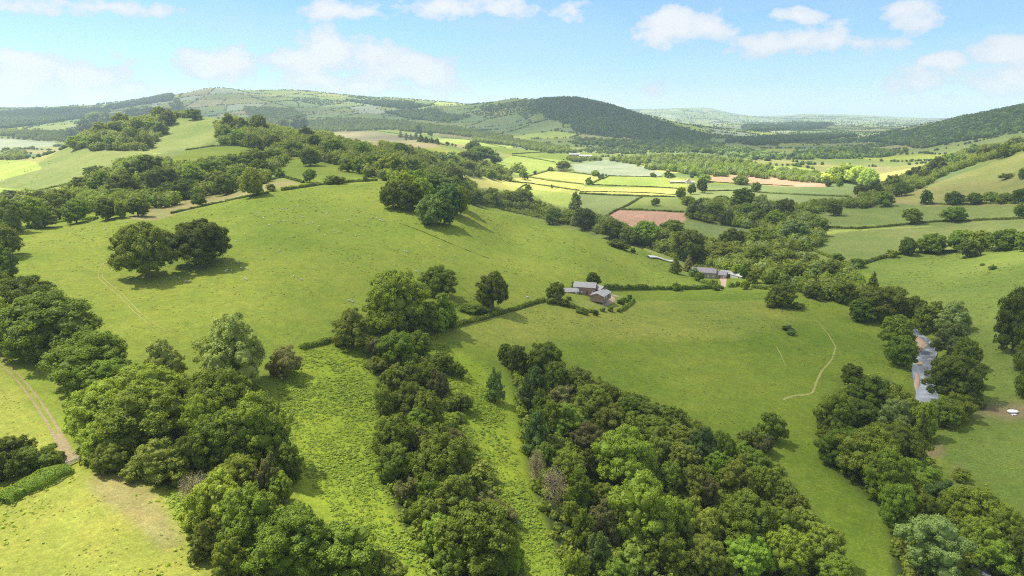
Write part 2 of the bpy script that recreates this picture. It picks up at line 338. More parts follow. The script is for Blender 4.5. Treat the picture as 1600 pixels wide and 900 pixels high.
# far country: an irregular patchwork of small fields; each cell one crop
rng = np.random.default_rng(5)
def cells(x, y, s, seed, warp=0.35):
    wx = x + (vnoise(x, y, s * 1.3, seed + 7) - .5) * s * warp * 2; wy = y + (vnoise(x, y, s * 1.3, seed + 8) - .5) * s * warp * 2
    ci, cj = np.floor(wx / s), np.floor(wy / s); b1 = np.full(x.shape, 1e9); b2 = b1.copy(); idx = np.zeros(x.shape, int)
    for di in (-1, 0, 1):
        for dj in (-1, 0, 1):
            i, j = ci + di, cj + dj; ii, jj = i.astype(np.int64), j.astype(np.int64)
            hsh = ((ii * 73856093) ^ (jj * 19349663) ^ (seed * 83492791)) & 0x7fffffff
            hx = (hsh % 1009) / 1009.0; hy = ((hsh // 1009) % 1013) / 1013.0
            d = np.hypot(wx / s - i - .15 - .7 * hx, wy / s - j - .15 - .7 * hy)
            nb = d < b1; b2 = np.where(nb, b1, np.minimum(b2, d)); idx = np.where(nb, hsh, idx); b1 = np.where(nb, d, b1)
    return idx, (b2 - b1) * s
cid, cedge = cells(GX, GY, 230.0, 3)
crops = np.array([PAL[k] for k in ('mid', 'green', 'far', 'olive', 'mid', 'dry', 'green', 'emerald', 'mid', 'yellowgreen', 'far', 'tan', 'green', 'olive', 'blue', 'mid')])
COL[:] = crops[(cid // 7) % len(crops)]
COL[GY[:, 0] < 560] = PAL['pasture']
far_edge_d = cedge
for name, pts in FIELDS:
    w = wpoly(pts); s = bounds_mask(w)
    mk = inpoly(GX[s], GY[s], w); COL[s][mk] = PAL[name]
# soften the boundaries of neighbouring soils near the camera only (one vertex)
k = GY[:, :1, None] < 420
B = COL.copy()
for _ in range(12): B[1:-1, 1:-1] = (B[1:-1, 1:-1] * 2 + B[:-2, 1:-1] + B[2:, 1:-1] + B[1:-1, :-2] + B[1:-1, 2:]) / 6
COL = np.where(k, B, COL)
# broad patches of drier and lusher grass
pn = vnoise(GX, GY, 45, 11) * .5 + vnoise(GX, GY, 19, 12) * .3 + vnoise(GX, GY, 140, 13) * .4 - .6
COL = COL * (1 + pn[..., None] * np.array([.62, .36, .6]))

def mat(name, rough=.9, spec=.15):
    m_ = bpy.data.materials.new(name); m_.use_nodes = True; nt = m_.node_tree; b = nt.nodes['Principled BSDF']
    b.inputs['Roughness'].default_value = rough; b.inputs['Specular IOR Level'].default_value = spec
    return m_, nt, b
def noise(nt, scale, detail=4, rough=.55, vec=None, w=None):
    n = N(nt, 'ShaderNodeTexNoise', Scale=scale, Detail=detail, Roughness=rough)
    if vec is not None: nt.links.new(vec, n.inputs['Vector'])
    return n.outputs[0]
def objco(nt):
    return nt.nodes.new('ShaderNodeTexCoord').outputs['Object']
def mat_ground():
    m_, nt, b = mat('meadow_ground', .95, .05)
    at = nt.nodes.new('ShaderNodeAttribute'); at.attribute_name = 'soil'; co = objco(nt)
    a = noise(nt, 2.6, 6, .75, co); c = noise(nt, .10, 6, .65, co); d = noise(nt, .8, 5, .7, co)
    g5 = noise(nt, .22, 6, .7, co)
    f = M_(nt, 'ADD', M_(nt, 'MULTIPLY', a, .75), M_(nt, 'ADD', M_(nt, 'MULTIPLY', d, .45), M_(nt, 'MULTIPLY', g5, .4)))
    v = ramp(nt, f, [(.50, .50), (.8, 1.0), (1.10, 1.5)])
    c1 = mixc(nt, 1.0, at.outputs[0], v, 'MULTIPLY')
    # straw coloured seed heads in patches
    s = ramp(nt, M_(nt, 'MULTIPLY', M_(nt, 'ADD', c, M_(nt, 'MULTIPLY', a, .6)), .75), [(.52, 0.0), (.72, .45)])
    # faint trodden lines and wheel marks running across the slopes
    wv = N(nt, 'ShaderNodeTexWave', Scale=.09, Distortion=9.0, Detail=3.0); wv.inputs['Detail Scale'].default_value = .6; nt.links.new(co, wv.inputs['Vector'])
    wl = M_(nt, 'MULTIPLY', ramp(nt, wv.outputs['Fac'], [(.44, 0.0), (.5, 1.0), (.56, 0.0)]), ramp(nt, noise(nt, .03, 3, .5, co), [(.46, 0.0), (.60, .32)]))
    c1 = mixc(nt, wl, c1, mixc(nt, 1.0, c1, (1.5, 1.25, 1.5), 'MULTIPLY'))
    c2 = mixc(nt, s, c1, mixc(nt, 1.0, c1, (1.45, 1.15, 1.25), 'MULTIPLY'))
    nt.links.new(c2, b.inputs['Base Color'])
    bp = N(nt, 'ShaderNodeBump', Strength=.55, Distance=.5); nt.links.new(f, bp.inputs['Height']); nt.links.new(bp.outputs[0], b.inputs['Normal'])
    return m_
def mesh_np(name, verts, faces, mats=(), attrs=None, fmat=None, smooth=False):
    """faces: (n,k) array of one polygon size, or a list of such arrays"""
    me = bpy.data.meshes.new(name); verts = np.asarray(verts, np.float32)
    fl = faces if isinstance(faces, list) and not isinstance(faces[0], tuple) else [faces]
    fl = [np.asarray(f, np.int32) for f in fl]
    me.vertices.add(len(verts)); me.vertices.foreach_set('co', verts.ravel())
    nl = sum(f.size for f in fl); nf = sum(len(f) for f in fl)
    me.loops.add(nl); me.polygons.add(nf)
    me.loops.foreach_set('vertex_index', np.concatenate([f.ravel() for f in fl]))
    tot = np.concatenate([np.full(len(f), f.shape[1]) for f in fl]); st = np.concatenate([[0], np.cumsum(tot)[:-1]])
    me.polygons.foreach_set('loop_start', st.astype(np.int32))
    if fmat is not None: me.polygons.foreach_set('material_index', np.asarray(fmat, np.int32))
    me.polygons.foreach_set('use_smooth', np.full(nf, bool(smooth)))
    for m_ in mats: me.materials.append(m_)
    for nm, (typ, dom, arr) in (attrs or {}).items():
        at = me.attributes.new(nm, typ, dom)
        at.data.foreach_set('value' if typ == 'FLOAT' else 'color', np.asarray(arr, np.float32).ravel())
    me.update(calc_edges=True); me.validate() if False else None
    return me
def link(name, me, parent=None, loc=None, **props):
    o = bpy.data.objects.new(name, me); col.objects.link(o)
    if parent is not None: o.parent = parent
    if loc is not None: o.location = loc
    for k_, v_ in props.items():
        if v_: o[k_] = v_
    return o
idx = np.arange(NA * NY).reshape(NY, NA)
quads = np.stack([idx[:-1, :-1], idx[:-1, 1:], idx[1:, 1:], idx[1:, :-1]], -1).reshape(-1, 4)
rgba = np.concatenate([np.clip(COL, .005, 1), np.ones((NY, NA, 1))], -1)
me = mesh_np('terrain', np.stack([GX, GY, GZ], -1).reshape(-1, 3), quads, [mat_ground()], {'soil': ('FLOAT_COLOR', 'POINT', rgba)}, smooth=True)
terrain = link('terrain', me, kind='structure')
# plain ground behind the camera and to the sides, so that the land goes on all round
def skirt():
    r = []
    for y in (-3000, -1000, -300, -60, 0, 13.95):
        r.append([(x, y, (float(ground(max(min(x, 17), -17), 14.1)) - .05) if abs(x) < 30 or y > 10 and abs(x) < 18 else CZ - 110 - min(.004 * abs(x), 20)) for x in (-26000, -3000, -800, -200, -17.5, 0, 17.5, 200, 800, 3000, 26000)])
    v = [p for row in r for p in row]; n = len(r[0])
    f = [(i * n + j, i * n + j + 1, (i + 1) * n + j + 1, (i + 1) * n + j) for i in range(len(r) - 1) for j in range(n - 1)]
    a_ = np.tile([*PAL['pasture'], 1], (len(v), 1))
    link('meadow_behind', mesh_np('meadow_behind', v, f, [terrain.data.materials[0]], {'soil': ('FLOAT_COLOR', 'POINT', a_)}), kind='structure')
skirt()
# ---------------------------------------------------------------- vegetation
def leafmat(name, c, c2, rough=.6, trans=.38):
    m_ = bpy.data.materials.new(name); m_.use_nodes = True; nt = m_.node_tree; b = nt.nodes['Principled BSDF']
    b.inputs['Roughness'].default_value = rough; b.inputs['Specular IOR Level'].default_value = .12
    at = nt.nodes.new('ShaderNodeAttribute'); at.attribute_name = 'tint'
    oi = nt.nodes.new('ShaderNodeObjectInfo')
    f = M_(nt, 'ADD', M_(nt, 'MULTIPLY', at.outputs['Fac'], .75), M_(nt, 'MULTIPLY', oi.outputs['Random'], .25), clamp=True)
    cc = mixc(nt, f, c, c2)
    v = M_(nt, 'ADD', .72, M_(nt, 'MULTIPLY', oi.outputs['Random'], .56))
    h = nt.nodes.new('ShaderNodeHueSaturation'); nt.links.new(cc, h.inputs['Color']); nt.links.new(v, h.inputs['Value'])
    hu = M_(nt, 'ADD', .485, M_(nt, 'MULTIPLY', M_(nt, 'FRACT', M_(nt, 'MULTIPLY', oi.outputs['Random'], 17.3)), .03)); nt.links.new(hu, h.inputs['Hue'])
    nt.links.new(h.outputs[0], b.inputs['Base Color'])
    tr = nt.nodes.new('ShaderNodeBsdfTranslucent'); nt.links.new(mixc(nt, 1.0, h.outputs[0], (1.5, 1.35, .6), 'MULTIPLY'), tr.inputs[0])
    mx = nt.nodes.new('ShaderNodeMixShader'); mx.inputs[0].default_value = trans
    nt.links.new(b.outputs[0], mx.inputs[1]); nt.links.new(tr.outputs[0], mx.inputs[2])
    nt.links.new(mx.outputs[0], nt.nodes['Material Output'].inputs[0])
    return m_
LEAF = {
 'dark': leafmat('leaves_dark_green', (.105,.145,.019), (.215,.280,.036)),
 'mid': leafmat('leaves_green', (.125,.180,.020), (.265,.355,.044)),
 'bright': leafmat('leaves_bright_green', (.130,.215,.022), (.290,.410,.050)),
 'pale': leafmat('leaves_pale_green', (.36,.44,.09), (.58,.68,.20)),
 'willow': leafmat('leaves_grey_green', (.165,.225,.062), (.310,.400,.125)),
 'olive': leafmat('leaves_olive', (.135,.175,.026), (.265,.320,.050)),
 'brown': leafmat('leaves_brownish', (.150,.155,.050), (.250,.250,.080)),
 'blue': leafmat('leaves_blue_green', (.085,.140,.034), (.180,.270,.065)),
 'grey': leafmat('twigs_grey', (0.238, 0.208, 0.134), (0.510, 0.460, 0.318)),
 'farwood': leafmat('distant_foliage', (.045, .075, .022), (.095, .140, .038)),
 'tuft': leafmat('grass_tussocks', (.20, .25, .035), (.30, .32, .07)),
 'hedge': leafmat('leaves_hedge', (.080,.115,.016), (.170,.220,.032)),
 'fern': leafmat('bracken_fronds', (.23,.31,.034), (.33,.41,.05)),
}
bark, bnt, bb = mat('bark', .9, .1)
nt_c = ramp(bnt, noise(bnt, 3.0, 5, .6, objco(bnt)), [(.3, (.10, .08, .06)), (.7, (.22, .19, .15))]); bnt.links.new(nt_c, bb.inputs['Base Color'])

def unit(v): return v / (np.linalg.norm(v, axis=-1, keepdims=True) + 1e-9)
def quads_from(pos, nrm, size, r):
    n = len(pos); t = unit(np.cross(nrm, unit(r.normal(size=(n, 3))))); b = np.cross(nrm, t)
    s = size[:, None]; e = s * r.uniform(.55, 1.0, (n, 1))
    v = np.stack([pos - t * s - b * e * .5, pos + t * s * .2 - b * e, pos + t * s + b * e * .5, pos - t * s * .2 + b * e], 1)
    return v.reshape(-1, 3), np.arange(4 * n).reshape(n, 4)
def sphere_np(c, rad, n=10, m_=6, jit=0, r=None):
    th = np.linspace(0, 2 * np.pi, n, endpoint=False); ph = np.linspace(-np.pi / 2 + .25, np.pi / 2 - .25, m_)
    P_, T_ = np.meshgrid(ph, th, indexing='ij')
    v = np.stack([np.cos(P_) * np.cos(T_), np.cos(P_) * np.sin(T_), np.sin(P_)], -1).reshape(-1, 3)
    if jit: v = v * (1 + r.uniform(-jit, jit, (len(v), 1)))
    f = []
    for i in range(m_ - 1):
        for j in range(n): f.append((i * n + j, i * n + (j + 1) % n, (i + 1) * n + (j + 1) % n, (i + 1) * n + j))
    return v * rad + c, np.array(f)
def crown(kind, seed, nleaf, leaf):
    """unit crown: about 1 wide, z from 0 to 1; clumps of leaf faces spread over irregular boughs"""
    r = np.random.default_rng(seed); lobes = []
    if kind == 'round':       # broad, dense, cauliflower-like
        lobes.append((np.array([0, 0, .50]), np.array([.34, .34, .38])))
        n = r.integers(14, 19)
        for i in range(n):
            t = i * 2.4 + r.uniform(-.4, .4); z = 1 - (i + .5) / n * 1.75; q = math.sqrt(max(0, 1 - z * z))
            rr = r.uniform(.13, .20); k_ = r.uniform(.27, .35)
            lobes.append((np.array([math.cos(t) * q * k_, math.sin(t) * q * k_, .48 + z * .39 * r.uniform(.85, 1.05)]), np.array([rr, rr, rr * .85])))
    elif kind == 'loose':     # several rising heads with gaps between
        n = r.integers(9, 13)
        lobes.append((np.array([0, 0, .42]), np.array([.27, .27, .30])))
        for i in range(n):
            t = i * 2.4 + r.uniform(-.5, .5); k_ = math.sqrt((i + .3) / n) * .36; rr = r.uniform(.10, .17)
            lobes.append((np.array([math.cos(t) * k_, math.sin(t) * k_, .80 - k_ * k_ * 3.2 + r.uniform(-.12, .08)]), np.array([rr, rr, rr * 1.25])))
            if r.random() < .6: lobes.append((np.array([math.cos(t) * k_ * 1.15, math.sin(t) * k_ * 1.15, .28 + r.uniform(-.12, .1)]), np.array([rr, rr, rr])))
    elif kind == 'shrub':     # low, wide, from the ground
        n = r.integers(8, 12)
        for i in range(n):
            t = i * 2.4 + r.uniform(-.6, .6); k_ = math.sqrt(i / n) * .36; rr = r.uniform(.13, .22)
            lobes.append((np.array([math.cos(t) * k_, math.sin(t) * k_, .45 - k_ * .6 + r.uniform(-.05, .2)]), np.array([rr, rr, rr * 1.5])))
    elif kind == 'tall':      # narrow upright
        for i in range(11):
            t = i * 2.4; z = i / 10; k_ = .22 * math.sin(math.pi * min(1, .25 + z * .72)) + .05
            rr = .30 * (1 - .55 * z) * r.uniform(.8, 1.1)
            lobes.append((np.array([math.cos(t) * k_, math.sin(t) * k_, .14 + z * .74]), np.array([rr, rr, .13])))
    elif kind == 'cone':
        for i in range(14):
            z = i / 13; t = i * 2.4; w_ = (1 - z) ** .85 * .36 + .05
            lobes.append((np.array([math.cos(t) * w_ * .35, math.sin(t) * w_ * .35, .10 + z * .82]), np.array([w_, w_, .085])))
    cl, cr, cn = [], [], []
    dens = {'round': 26, 'loose': 22, 'shrub': 22, 'tall': 20, 'cone': 18}[kind]
    for c, rad in lobes:
        n = int(dens * (rad[0] / .17) ** 1.3)
        d = unit(r.normal(size=(n, 3)) + np.array([0, 0, .35]))
        p = c + d * rad * r.uniform(.78, 1.05, (n, 1))
        # drop clumps buried inside another bough
        keep = np.ones(n, bool)
        for c2, rad2 in lobes:
            if c2 is c: continue
            keep &= (((p - c2) / (rad2 * .86)) ** 2).sum(1) > 1
        cl.append(p[keep]); cn.append(d[keep]); cr.append(r.choice([.022, .034, .046, .066], keep.sum()) * r.uniform(.8, 1.25, keep.sum()) * (1.15 if kind == 'shrub' else 1))
    cl = np.concatenate(cl); cn = np.concatenate(cn); cr = np.concatenate(cr); ct = r.random(len(cl))
    pr = cr ** 2; pr /= pr.sum(); i = r.choice(len(cl), nleaf, p=pr)
    d = unit(r.normal(size=(nleaf, 3)) + .95 * cn[i] + np.array([0, 0, .25]))
    pos = cl[i] + d * cr[i][:, None] * np.where(r.random((nleaf, 1)) < .16, r.uniform(1.0, 1.55, (nleaf, 1)), r.uniform(.65, 1.12, (nleaf, 1)))
    nrm = unit(d + .5 * r.normal(size=(nleaf, 3)) * .8)
    size = leaf * r.uniform(.45, 1.0, nleaf)
    V, Fq = quads_from(pos, nrm, size, r); tint = ct[i] * .55 + r.random(nleaf) * .45
    vs, fs, ts, off = [V], [Fq], [tint], len(V)
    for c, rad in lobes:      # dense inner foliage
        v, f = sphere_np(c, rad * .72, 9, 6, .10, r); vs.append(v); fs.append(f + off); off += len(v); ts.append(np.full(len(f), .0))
    V = np.concatenate(vs); V[:, 2] = np.maximum(V[:, 2], .005)
    return V, np.concatenate(fs), np.concatenate(ts)
def tube(p, rad, n=7):
    p = np.asarray(p, float); vs, fs = [], []
    for i, (c, q) in enumerate(zip(p, rad)):
        d = unit(p[min(i + 1, len(p) - 1)] - p[max(i - 1, 0)]); a = unit(np.cross(d, [.3, .9, .2])); b = np.cross(d, a)
        t = np.linspace(0, 2 * np.pi, n, endpoint=False)[:, None]; vs.append(c + q * (np.cos(t) * a + np.sin(t) * b))
    for i in range(len(p) - 1):
        for j in range(n): fs.append((i * n + j, i * n + (j + 1) % n, (i + 1) * n + (j + 1) % n, (i + 1) * n + j))
    return np.concatenate(vs), np.array(fs)
def trunk(kind, seed):
    r = np.random.default_rng(seed + 99); vs, fs, off = [], [], 0
    top = {'round': .5, 'loose': .6, 'shrub': .3, 'tall': .8, 'cone': .9, 'bare': .7}[kind]; rb = .032 if kind in ('round', 'loose', 'bare') else .022
    parts = [([(0, 0, -.06), (0, 0, .02), (.01, 0, .2), (r.uniform(-.03, .03), r.uniform(-.03, .03), top)], [rb * 1.3, rb, rb * .8, rb * .3])]
    nl = 22 if kind == 'bare' else 5
    for i in range(nl):
        t = i * 2.4 + r.uniform(-.3, .3); z0 = r.uniform(.16, top * .8); L = r.uniform(.22, .34)
        e = np.array([math.cos(t) * L, math.sin(t) * L, z0 + r.uniform(.15, .35)])
        parts.append(([(0, 0, z0), tuple(e * [.5, .5, 1] - [0, 0, .08]), tuple(e)], [rb * .5, rb * .33, rb * .12]))
        if kind == 'bare':
            for k_ in range(4):
                f = e + r.normal(size=3) * .12 + [0, 0, .08]; parts.append(([tuple(e * .8 + [0, 0, z0 * .1]), tuple(f)], [rb * .2, rb * .06]))
    for p, q in parts:
        v, f = tube(p, q, 6); vs.append(v); fs.append(f + off); off += len(v)
    return np.concatenate(vs), np.concatenate(fs)
PROTO = {}
LOD = {'near': (30000, .0150), 'mid': (9000, .026), 'far': (1500, .062)}
def proto(kind, lod, k_):
    key = (kind, lod, k_)
    if key not in PROTO:
        seed = hash_(kind) * 31 + k_ * 7 + 1
        n, lf = LOD[lod]
        if kind == 'bare':
            r = np.random.default_rng(seed); n = 2600; p = unit(r.normal(size=(n, 3))) * r.uniform(.15, .48, (n, 1)) ** .8 * [1, 1, .95] + [0, 0, .52]
            V, Fq = quads_from(p, unit(r.normal(size=(n, 3))), r.uniform(.006, .02, n), r); T_ = r.random(n)
        else:
            if kind in ('shrub', 'tall', 'cone'): n = int(n * .75)
            V, Fq, T_ = crown(kind, seed, n, lf)
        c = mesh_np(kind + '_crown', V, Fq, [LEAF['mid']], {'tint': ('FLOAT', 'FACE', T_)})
        tv, tf = trunk(kind, seed); t = mesh_np(kind + '_trunk', tv, tf, [bark], smooth=True)
        PROTO[key] = (c, t)
    return PROTO[key]
def hash_(s): return sum((i + 3) * ord(ch) for i, ch in enumerate(s))
KINDNAME = {'round': 'broadleaf_tree', 'loose': 'broadleaf_tree', 'willow': 'broadleaf_tree', 'shrub': 'shrub', 'tall': 'broadleaf_tree', 'cone': 'conifer_tree', 'bare': 'dead_tree'}
CATNAME = {'broadleaf_tree': 'tree', 'shrub': 'shrub', 'conifer_tree': 'conifer', 'dead_tree': 'dead tree'}
trees = []                       # records, labelled after all are placed
rt = random.Random(4)
def tree(cx, cy, w, h=None, kind='round', tone='mid', zone=None, dist=None, label=None):
    h = h or w * .88
    dep0 = TH + math.atan((cy - 450) / F); by = cy + h * .5 - w * .30 * math.sin(dep0)
    p = hit(cx, by) if dist is None else None
    if dist is not None:
        u, dy, dz = pxdir(cx, by); p = np.array([u / dy * dist, dist, float(ground(u / dy * dist, dist))])
    Yd = p[1]; zc = Yd * CT + (CZ - p[2]) * ST
    dep = math.atan2(CZ - p[2], Yd); W = w * zc / F
    # screen height = upright height * cos(dep) + the part of the crown's depth that shows
    Hh = max((h * zc / F - W * .22 * math.sin(dep)) / math.cos(dep), W * .4)
    trees.append(dict(cx=cx, cy=cy, w=w, p=p, W=W, H=Hh, kind=kind, tone=tone, zone=zone, label=label))
def place_trees():
    for i, t in enumerate(trees):
        kd = t['kind']; w = t['w']
        lod = 'near' if w > 52 else 'mid' if w > 22 else 'far'
        k_ = rt.randrange(5 if kd in ('round', 'loose') else 3)
        cm, tm = proto(kd, lod, k_)
        nm = KINDNAME[kd]; e = bpy.data.objects.new(nm, None); col.objects.link(e)
        e.location = t['p'] + np.array([0, 0, -.05]); e.rotation_euler = (0, 0, rt.uniform(0, 6.28)); e.empty_display_size = .5
        s = 1.06
        sx = rt.uniform(.94, 1.06)
        e.scale = (t['W'] * s * sx, t['W'] * s / sx, t['H'] * (1.12 if kd == 'shrub' else 1.02))
        c = bpy.data.objects.new('crown', cm); col.objects.link(c); c.parent = e
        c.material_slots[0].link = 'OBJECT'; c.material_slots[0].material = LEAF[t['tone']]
        if w > 14:
            tr = bpy.data.objects.new('trunk' if kd != 'shrub' else 'stem', tm); col.objects.link(tr); tr.parent = e
        e['category'] = CATNAME[nm]; e['group'] = t['zone'][1]; e['label'] = t['label']
# ---------------------------------------------------------------- the trees, place by place
def Z(phrase, group): return (phrase, group)
def put(zone, rows):
    for r in rows:
        cx, cy, w = r[:3]; h = r[3] if len(r) > 3 and r[3] else None
        kd = r[4] if len(r) > 4 else 'round'; tn = r[5] if len(r) > 5 else rt.choice(['mid', 'mid', 'dark', 'olive'])
        tree(cx, cy, w, h, kd, tn, zone, r[6] if len(r) > 6 else None)
def fill(zone, poly, spacing, wr, kinds=('round', 'loose'), tones=('mid', 'dark', 'olive'), asp=.85, seed=1, vs=.62):
    """rows of neighbouring trees inside a photo outline that hand-placed ones have left free"""
    r = random.Random(seed); x0 = min(p[0] for p in poly); x1 = max(p[0] for p in poly); y0 = min(p[1] for p in poly); y1 = max(p[1] for p in poly)
    y = y0; k_ = 0
    while y < y1:
        x = x0 + (spacing * .5 if k_ % 2 else 0)
        while x < x1:
            px, py = x + r.uniform(-.3, .3) * spacing, y + r.uniform(-.3, .3) * spacing * vs
            if inpoly(np.array([px]), np.array([py]), poly)[0]:
                w = r.uniform(*wr)
                if all(abs(t['cx'] - px) > (t['w'] + w) * .27 or abs(t['cy'] - py) > (t['w'] + w) * .25 for t in trees):
                    tree(px, py, w, w * asp * r.uniform(.85, 1.15), r.choice(kinds), r.choice(tones), zone)
            x += spacing
        y += spacing * vs; k_ += 1
z = Z("alone amid the sheep pasture", 'pair of big trees in the sheep pasture')
put(z, [(230, 396, 92, 86, 'round', 'dark'), (314, 382, 90, 72, 'round', 'dark')])
z = Z("left of the sheep pasture", 'trees along the left edge of the sheep pasture')
put(z, [(10, 378, 44, 50, 'round', 'dark'), (8, 412, 56, 56, 'loose', 'mid'), (-12, 450, 60, 60, 'round', 'dark'), (42, 482, 112, 84, 'round', 'dark'), (2, 510, 60, 80, 'round', 'mid'), (82, 518, 148, 100, 'round', 'dark'), (146, 570, 118, 82, 'round', 'mid')])
z = Z("in the clump beside the farm gate", 'trees in the big clump beside the gate')
put(z, [(262, 571, 60, 66, 'loose', 'pale'), (368, 562, 122, 108, 'loose', 'pale'), (172, 598, 84, 60, 'round', 'mid'), (232, 618, 112, 76, 'round', 'mid'), (165, 652, 100, 88, 'round', 'mid'), (226, 668, 126, 96, 'round', 'mid'),
        (162, 696, 66, 60, 'round', 'mid'), (176, 722, 56, 44, 'round', 'dark'), (248, 726, 90, 68, 'loose', 'olive'), (348, 640, 110, 96, 'round', 'mid'), (404, 686, 106, 108, 'round', 'mid'), (345, 700, 88, 88, 'round', 'dark'), (318, 668, 60, 80, 'round', 'mid'),
        (293, 618, 27, 24, 'round', 'dark'), (330, 600, 50, 40, 'round', 'mid'), (300, 720, 60, 60, 'round', 'dark')])
z = Z("on the near bottom-left slope", 'trees on the near slope at bottom left')
put(z, [(306, 768, 46, 44, 'bare', 'grey'), (342, 796, 92, 92, 'loose', 'mid'), (372, 752, 70, 60, 'round', 'dark'), (424, 752, 46, 70, 'loose', 'brown'), (452, 730, 46, 60, 'round', 'mid'), (440, 770, 40, 50, 'round', 'mid'), (394, 826, 92, 100, 'round', 'dark'), (330, 850, 64, 60, 'loose', 'olive'),
        (470, 806, 42, 40, 'shrub', 'mid'), (452, 868, 124, 96, 'round', 'mid'), (530, 884, 130, 84, 'round', 'mid'), (600, 905, 80, 50, 'round', 'dark'), (360, 880, 60, 60, 'loose', 'dark')])
z = Z("on the bank left of the gate", 'shrubs on the hedge bank left of the gate')
put(z, [(22, 706, 60, 44, 'loose', 'mid'), (62, 722, 66, 40, 'shrub', 'mid'), (12, 732, 52, 48, 'shrub', 'dark'), (-20, 712, 60, 60, 'round', 'dark')])
z = Z("at the foot of the sheep pasture", 'bushes and trees at the foot of the sheep pasture')
put(z, [(447, 568, 58, 50, 'shrub', 'brown'), (551, 519, 66, 58, 'loose', 'olive'), (620, 476, 108, 92, 'round', 'mid'), (686, 443, 58, 48, 'round', 'dark'), (692, 490, 52, 62, 'loose', 'mid'), (660, 500, 50, 50, 'round', 'mid'), (770, 458, 52, 58, 'round', 'dark'), (586, 545, 32, 36, 'shrub', 'brown'), (582, 505, 40, 40, 'shrub', 'mid'), (735, 483, 36, 16, 'shrub', 'mid'), (755, 486, 30, 14, 'shrub', 'dark'), (700, 508, 30, 20, 'shrub', 'mid')])
z = Z("in the narrow wooded strip", 'trees in the narrow wooded strip')
put(z, [(622, 550, 62, 56, 'round', 'bright'), (655, 540, 36, 40, 'round', 'olive'), (690, 568, 36, 32, 'round', 'olive'), (712, 578, 30, 28, 'shrub', 'mid'), (588, 570, 34, 24, 'shrub', 'olive'), (617, 595, 46, 46, 'loose', 'olive'), (646, 592, 44, 44, 'loose', 'olive'), (664, 590, 34, 44, 'round', 'mid'), (684, 604, 38, 48, 'loose', 'brown'),
        (602, 630, 30, 48, 'round', 'olive'), (638, 632, 68, 56, 'loose', 'olive'), (668, 648, 50, 62, 'round', 'dark'), (715, 632, 50, 34, 'shrub', 'olive'), (656, 664, 46, 42, 'round', 'mid'), (618, 690, 66, 66, 'round', 'dark'), (650, 692, 50, 50, 'round', 'olive'), (705, 694, 52, 50, 'loose', 'brown'), (682, 690, 46, 44, 'round', 'mid'),
        (618, 730, 58, 56, 'round', 'olive'), (690, 738, 98, 92, 'round', 'dark'), (650, 738, 44, 50, 'round', 'mid'), (742, 774, 38, 48, 'round', 'dark'), (640, 770, 46, 40, 'shrub', 'brown'), (672, 776, 44, 56, 'round', 'mid'), (706, 796, 88, 70, 'loose', 'olive'), (664, 812, 48, 50, 'round', 'olive'), (755, 802, 60, 46, 'round', 'brown'),
        (744, 862, 130, 104, 'round', 'mid'), (690, 846, 60, 60, 'round', 'mid'), (792, 806, 38, 26, 'shrub', 'brown'), (702, 885, 70, 60, 'loose', 'mid'), (796, 880, 50, 60, 'round', 'mid')])
z = Z("at the big wood's top corner", 'trees at the top corner of the big wood')
put(z, [(790, 556, 30, 32, 'round', 'dark'), (808, 564, 36, 42, 'round', 'dark'), (850, 566, 58, 54, 'round', 'dark'), (870, 590, 36, 44, 'round', 'dark'), (774, 606, 29, 50, 'tall', 'blue'), (836, 596, 34, 46, 'loose', 'blue'), (824, 618, 30, 50, 'tall', 'blue')])
z = Z("in the big wood's upper part", 'trees in the upper part of the big wood')
put(z, [(900, 600, 56, 42, 'round', 'olive'), (930, 610, 40, 32, 'loose', 'olive'), (952, 622, 36, 34, 'round', 'mid'), (876, 622, 48, 42, 'loose', 'brown'), (846, 638, 34, 50, 'tall', 'mid'), (924, 634, 62, 52, 'round', 'olive'), (884, 660, 64, 52, 'loose', 'bright'), (992, 640, 54, 38, 'round', 'dark'), (1014, 650, 34, 34, 'round', 'olive'),
        (955, 660, 56, 52, 'loose', 'olive'), (1046, 658, 52, 36, 'round', 'dark'), (1015, 676, 62, 40, 'round', 'mid'), (980, 672, 40, 50, 'loose', 'olive'), (920, 690, 62, 48, 'loose', 'brown'), (838, 682, 48, 66, 'tall', 'blue'), (866, 700, 40, 44, 'loose', 'olive'), (1060, 690, 50, 40, 'round', 'olive'), (1098, 700, 54, 60, 'loose', 'blue'), (1126, 704, 40, 52, 'round', 'mid'), (858, 655, 36, 48, 'loose', 'mid'), (905, 655, 30, 36, 'round', 'dark')])
z = Z("in the big wood's middle", 'trees in the middle of the big wood')
put(z, [(970, 728, 98, 88, 'round', 'bright'), (1024, 708, 54, 50, 'loose', 'olive'), (1066, 722, 50, 46, 'round', 'olive'), (838, 734, 26, 52, 'bare', 'grey'), (866, 765, 34, 58, 'bare', 'grey'), (888, 736, 58, 50, 'round', 'dark'), (905, 772, 46, 62, 'tall', 'mid'), (940, 786, 54, 46, 'loose', 'olive'), (1002, 768, 60, 40, 'round', 'olive'), (1044, 756, 50, 50, 'round', 'dark'), (1084, 760, 56, 60, 'loose', 'olive'),
        (1120, 740, 50, 50, 'round', 'mid'), (1150, 752, 60, 62, 'loose', 'olive'), (1178, 728, 56, 48, 'loose', 'mid'), (1196, 762, 52, 52, 'round', 'mid'), (1154, 708, 46, 30, 'shrub', 'mid'), (850, 716, 34, 40, 'round', 'mid'), (920, 730, 34, 44, 'round', 'dark'), (1220, 780, 40, 40, 'round', 'olive'), (1105, 775, 36, 44, 'round', 'brown')])
z = Z("in the big wood's lower part", 'trees in the lower part of the big wood')
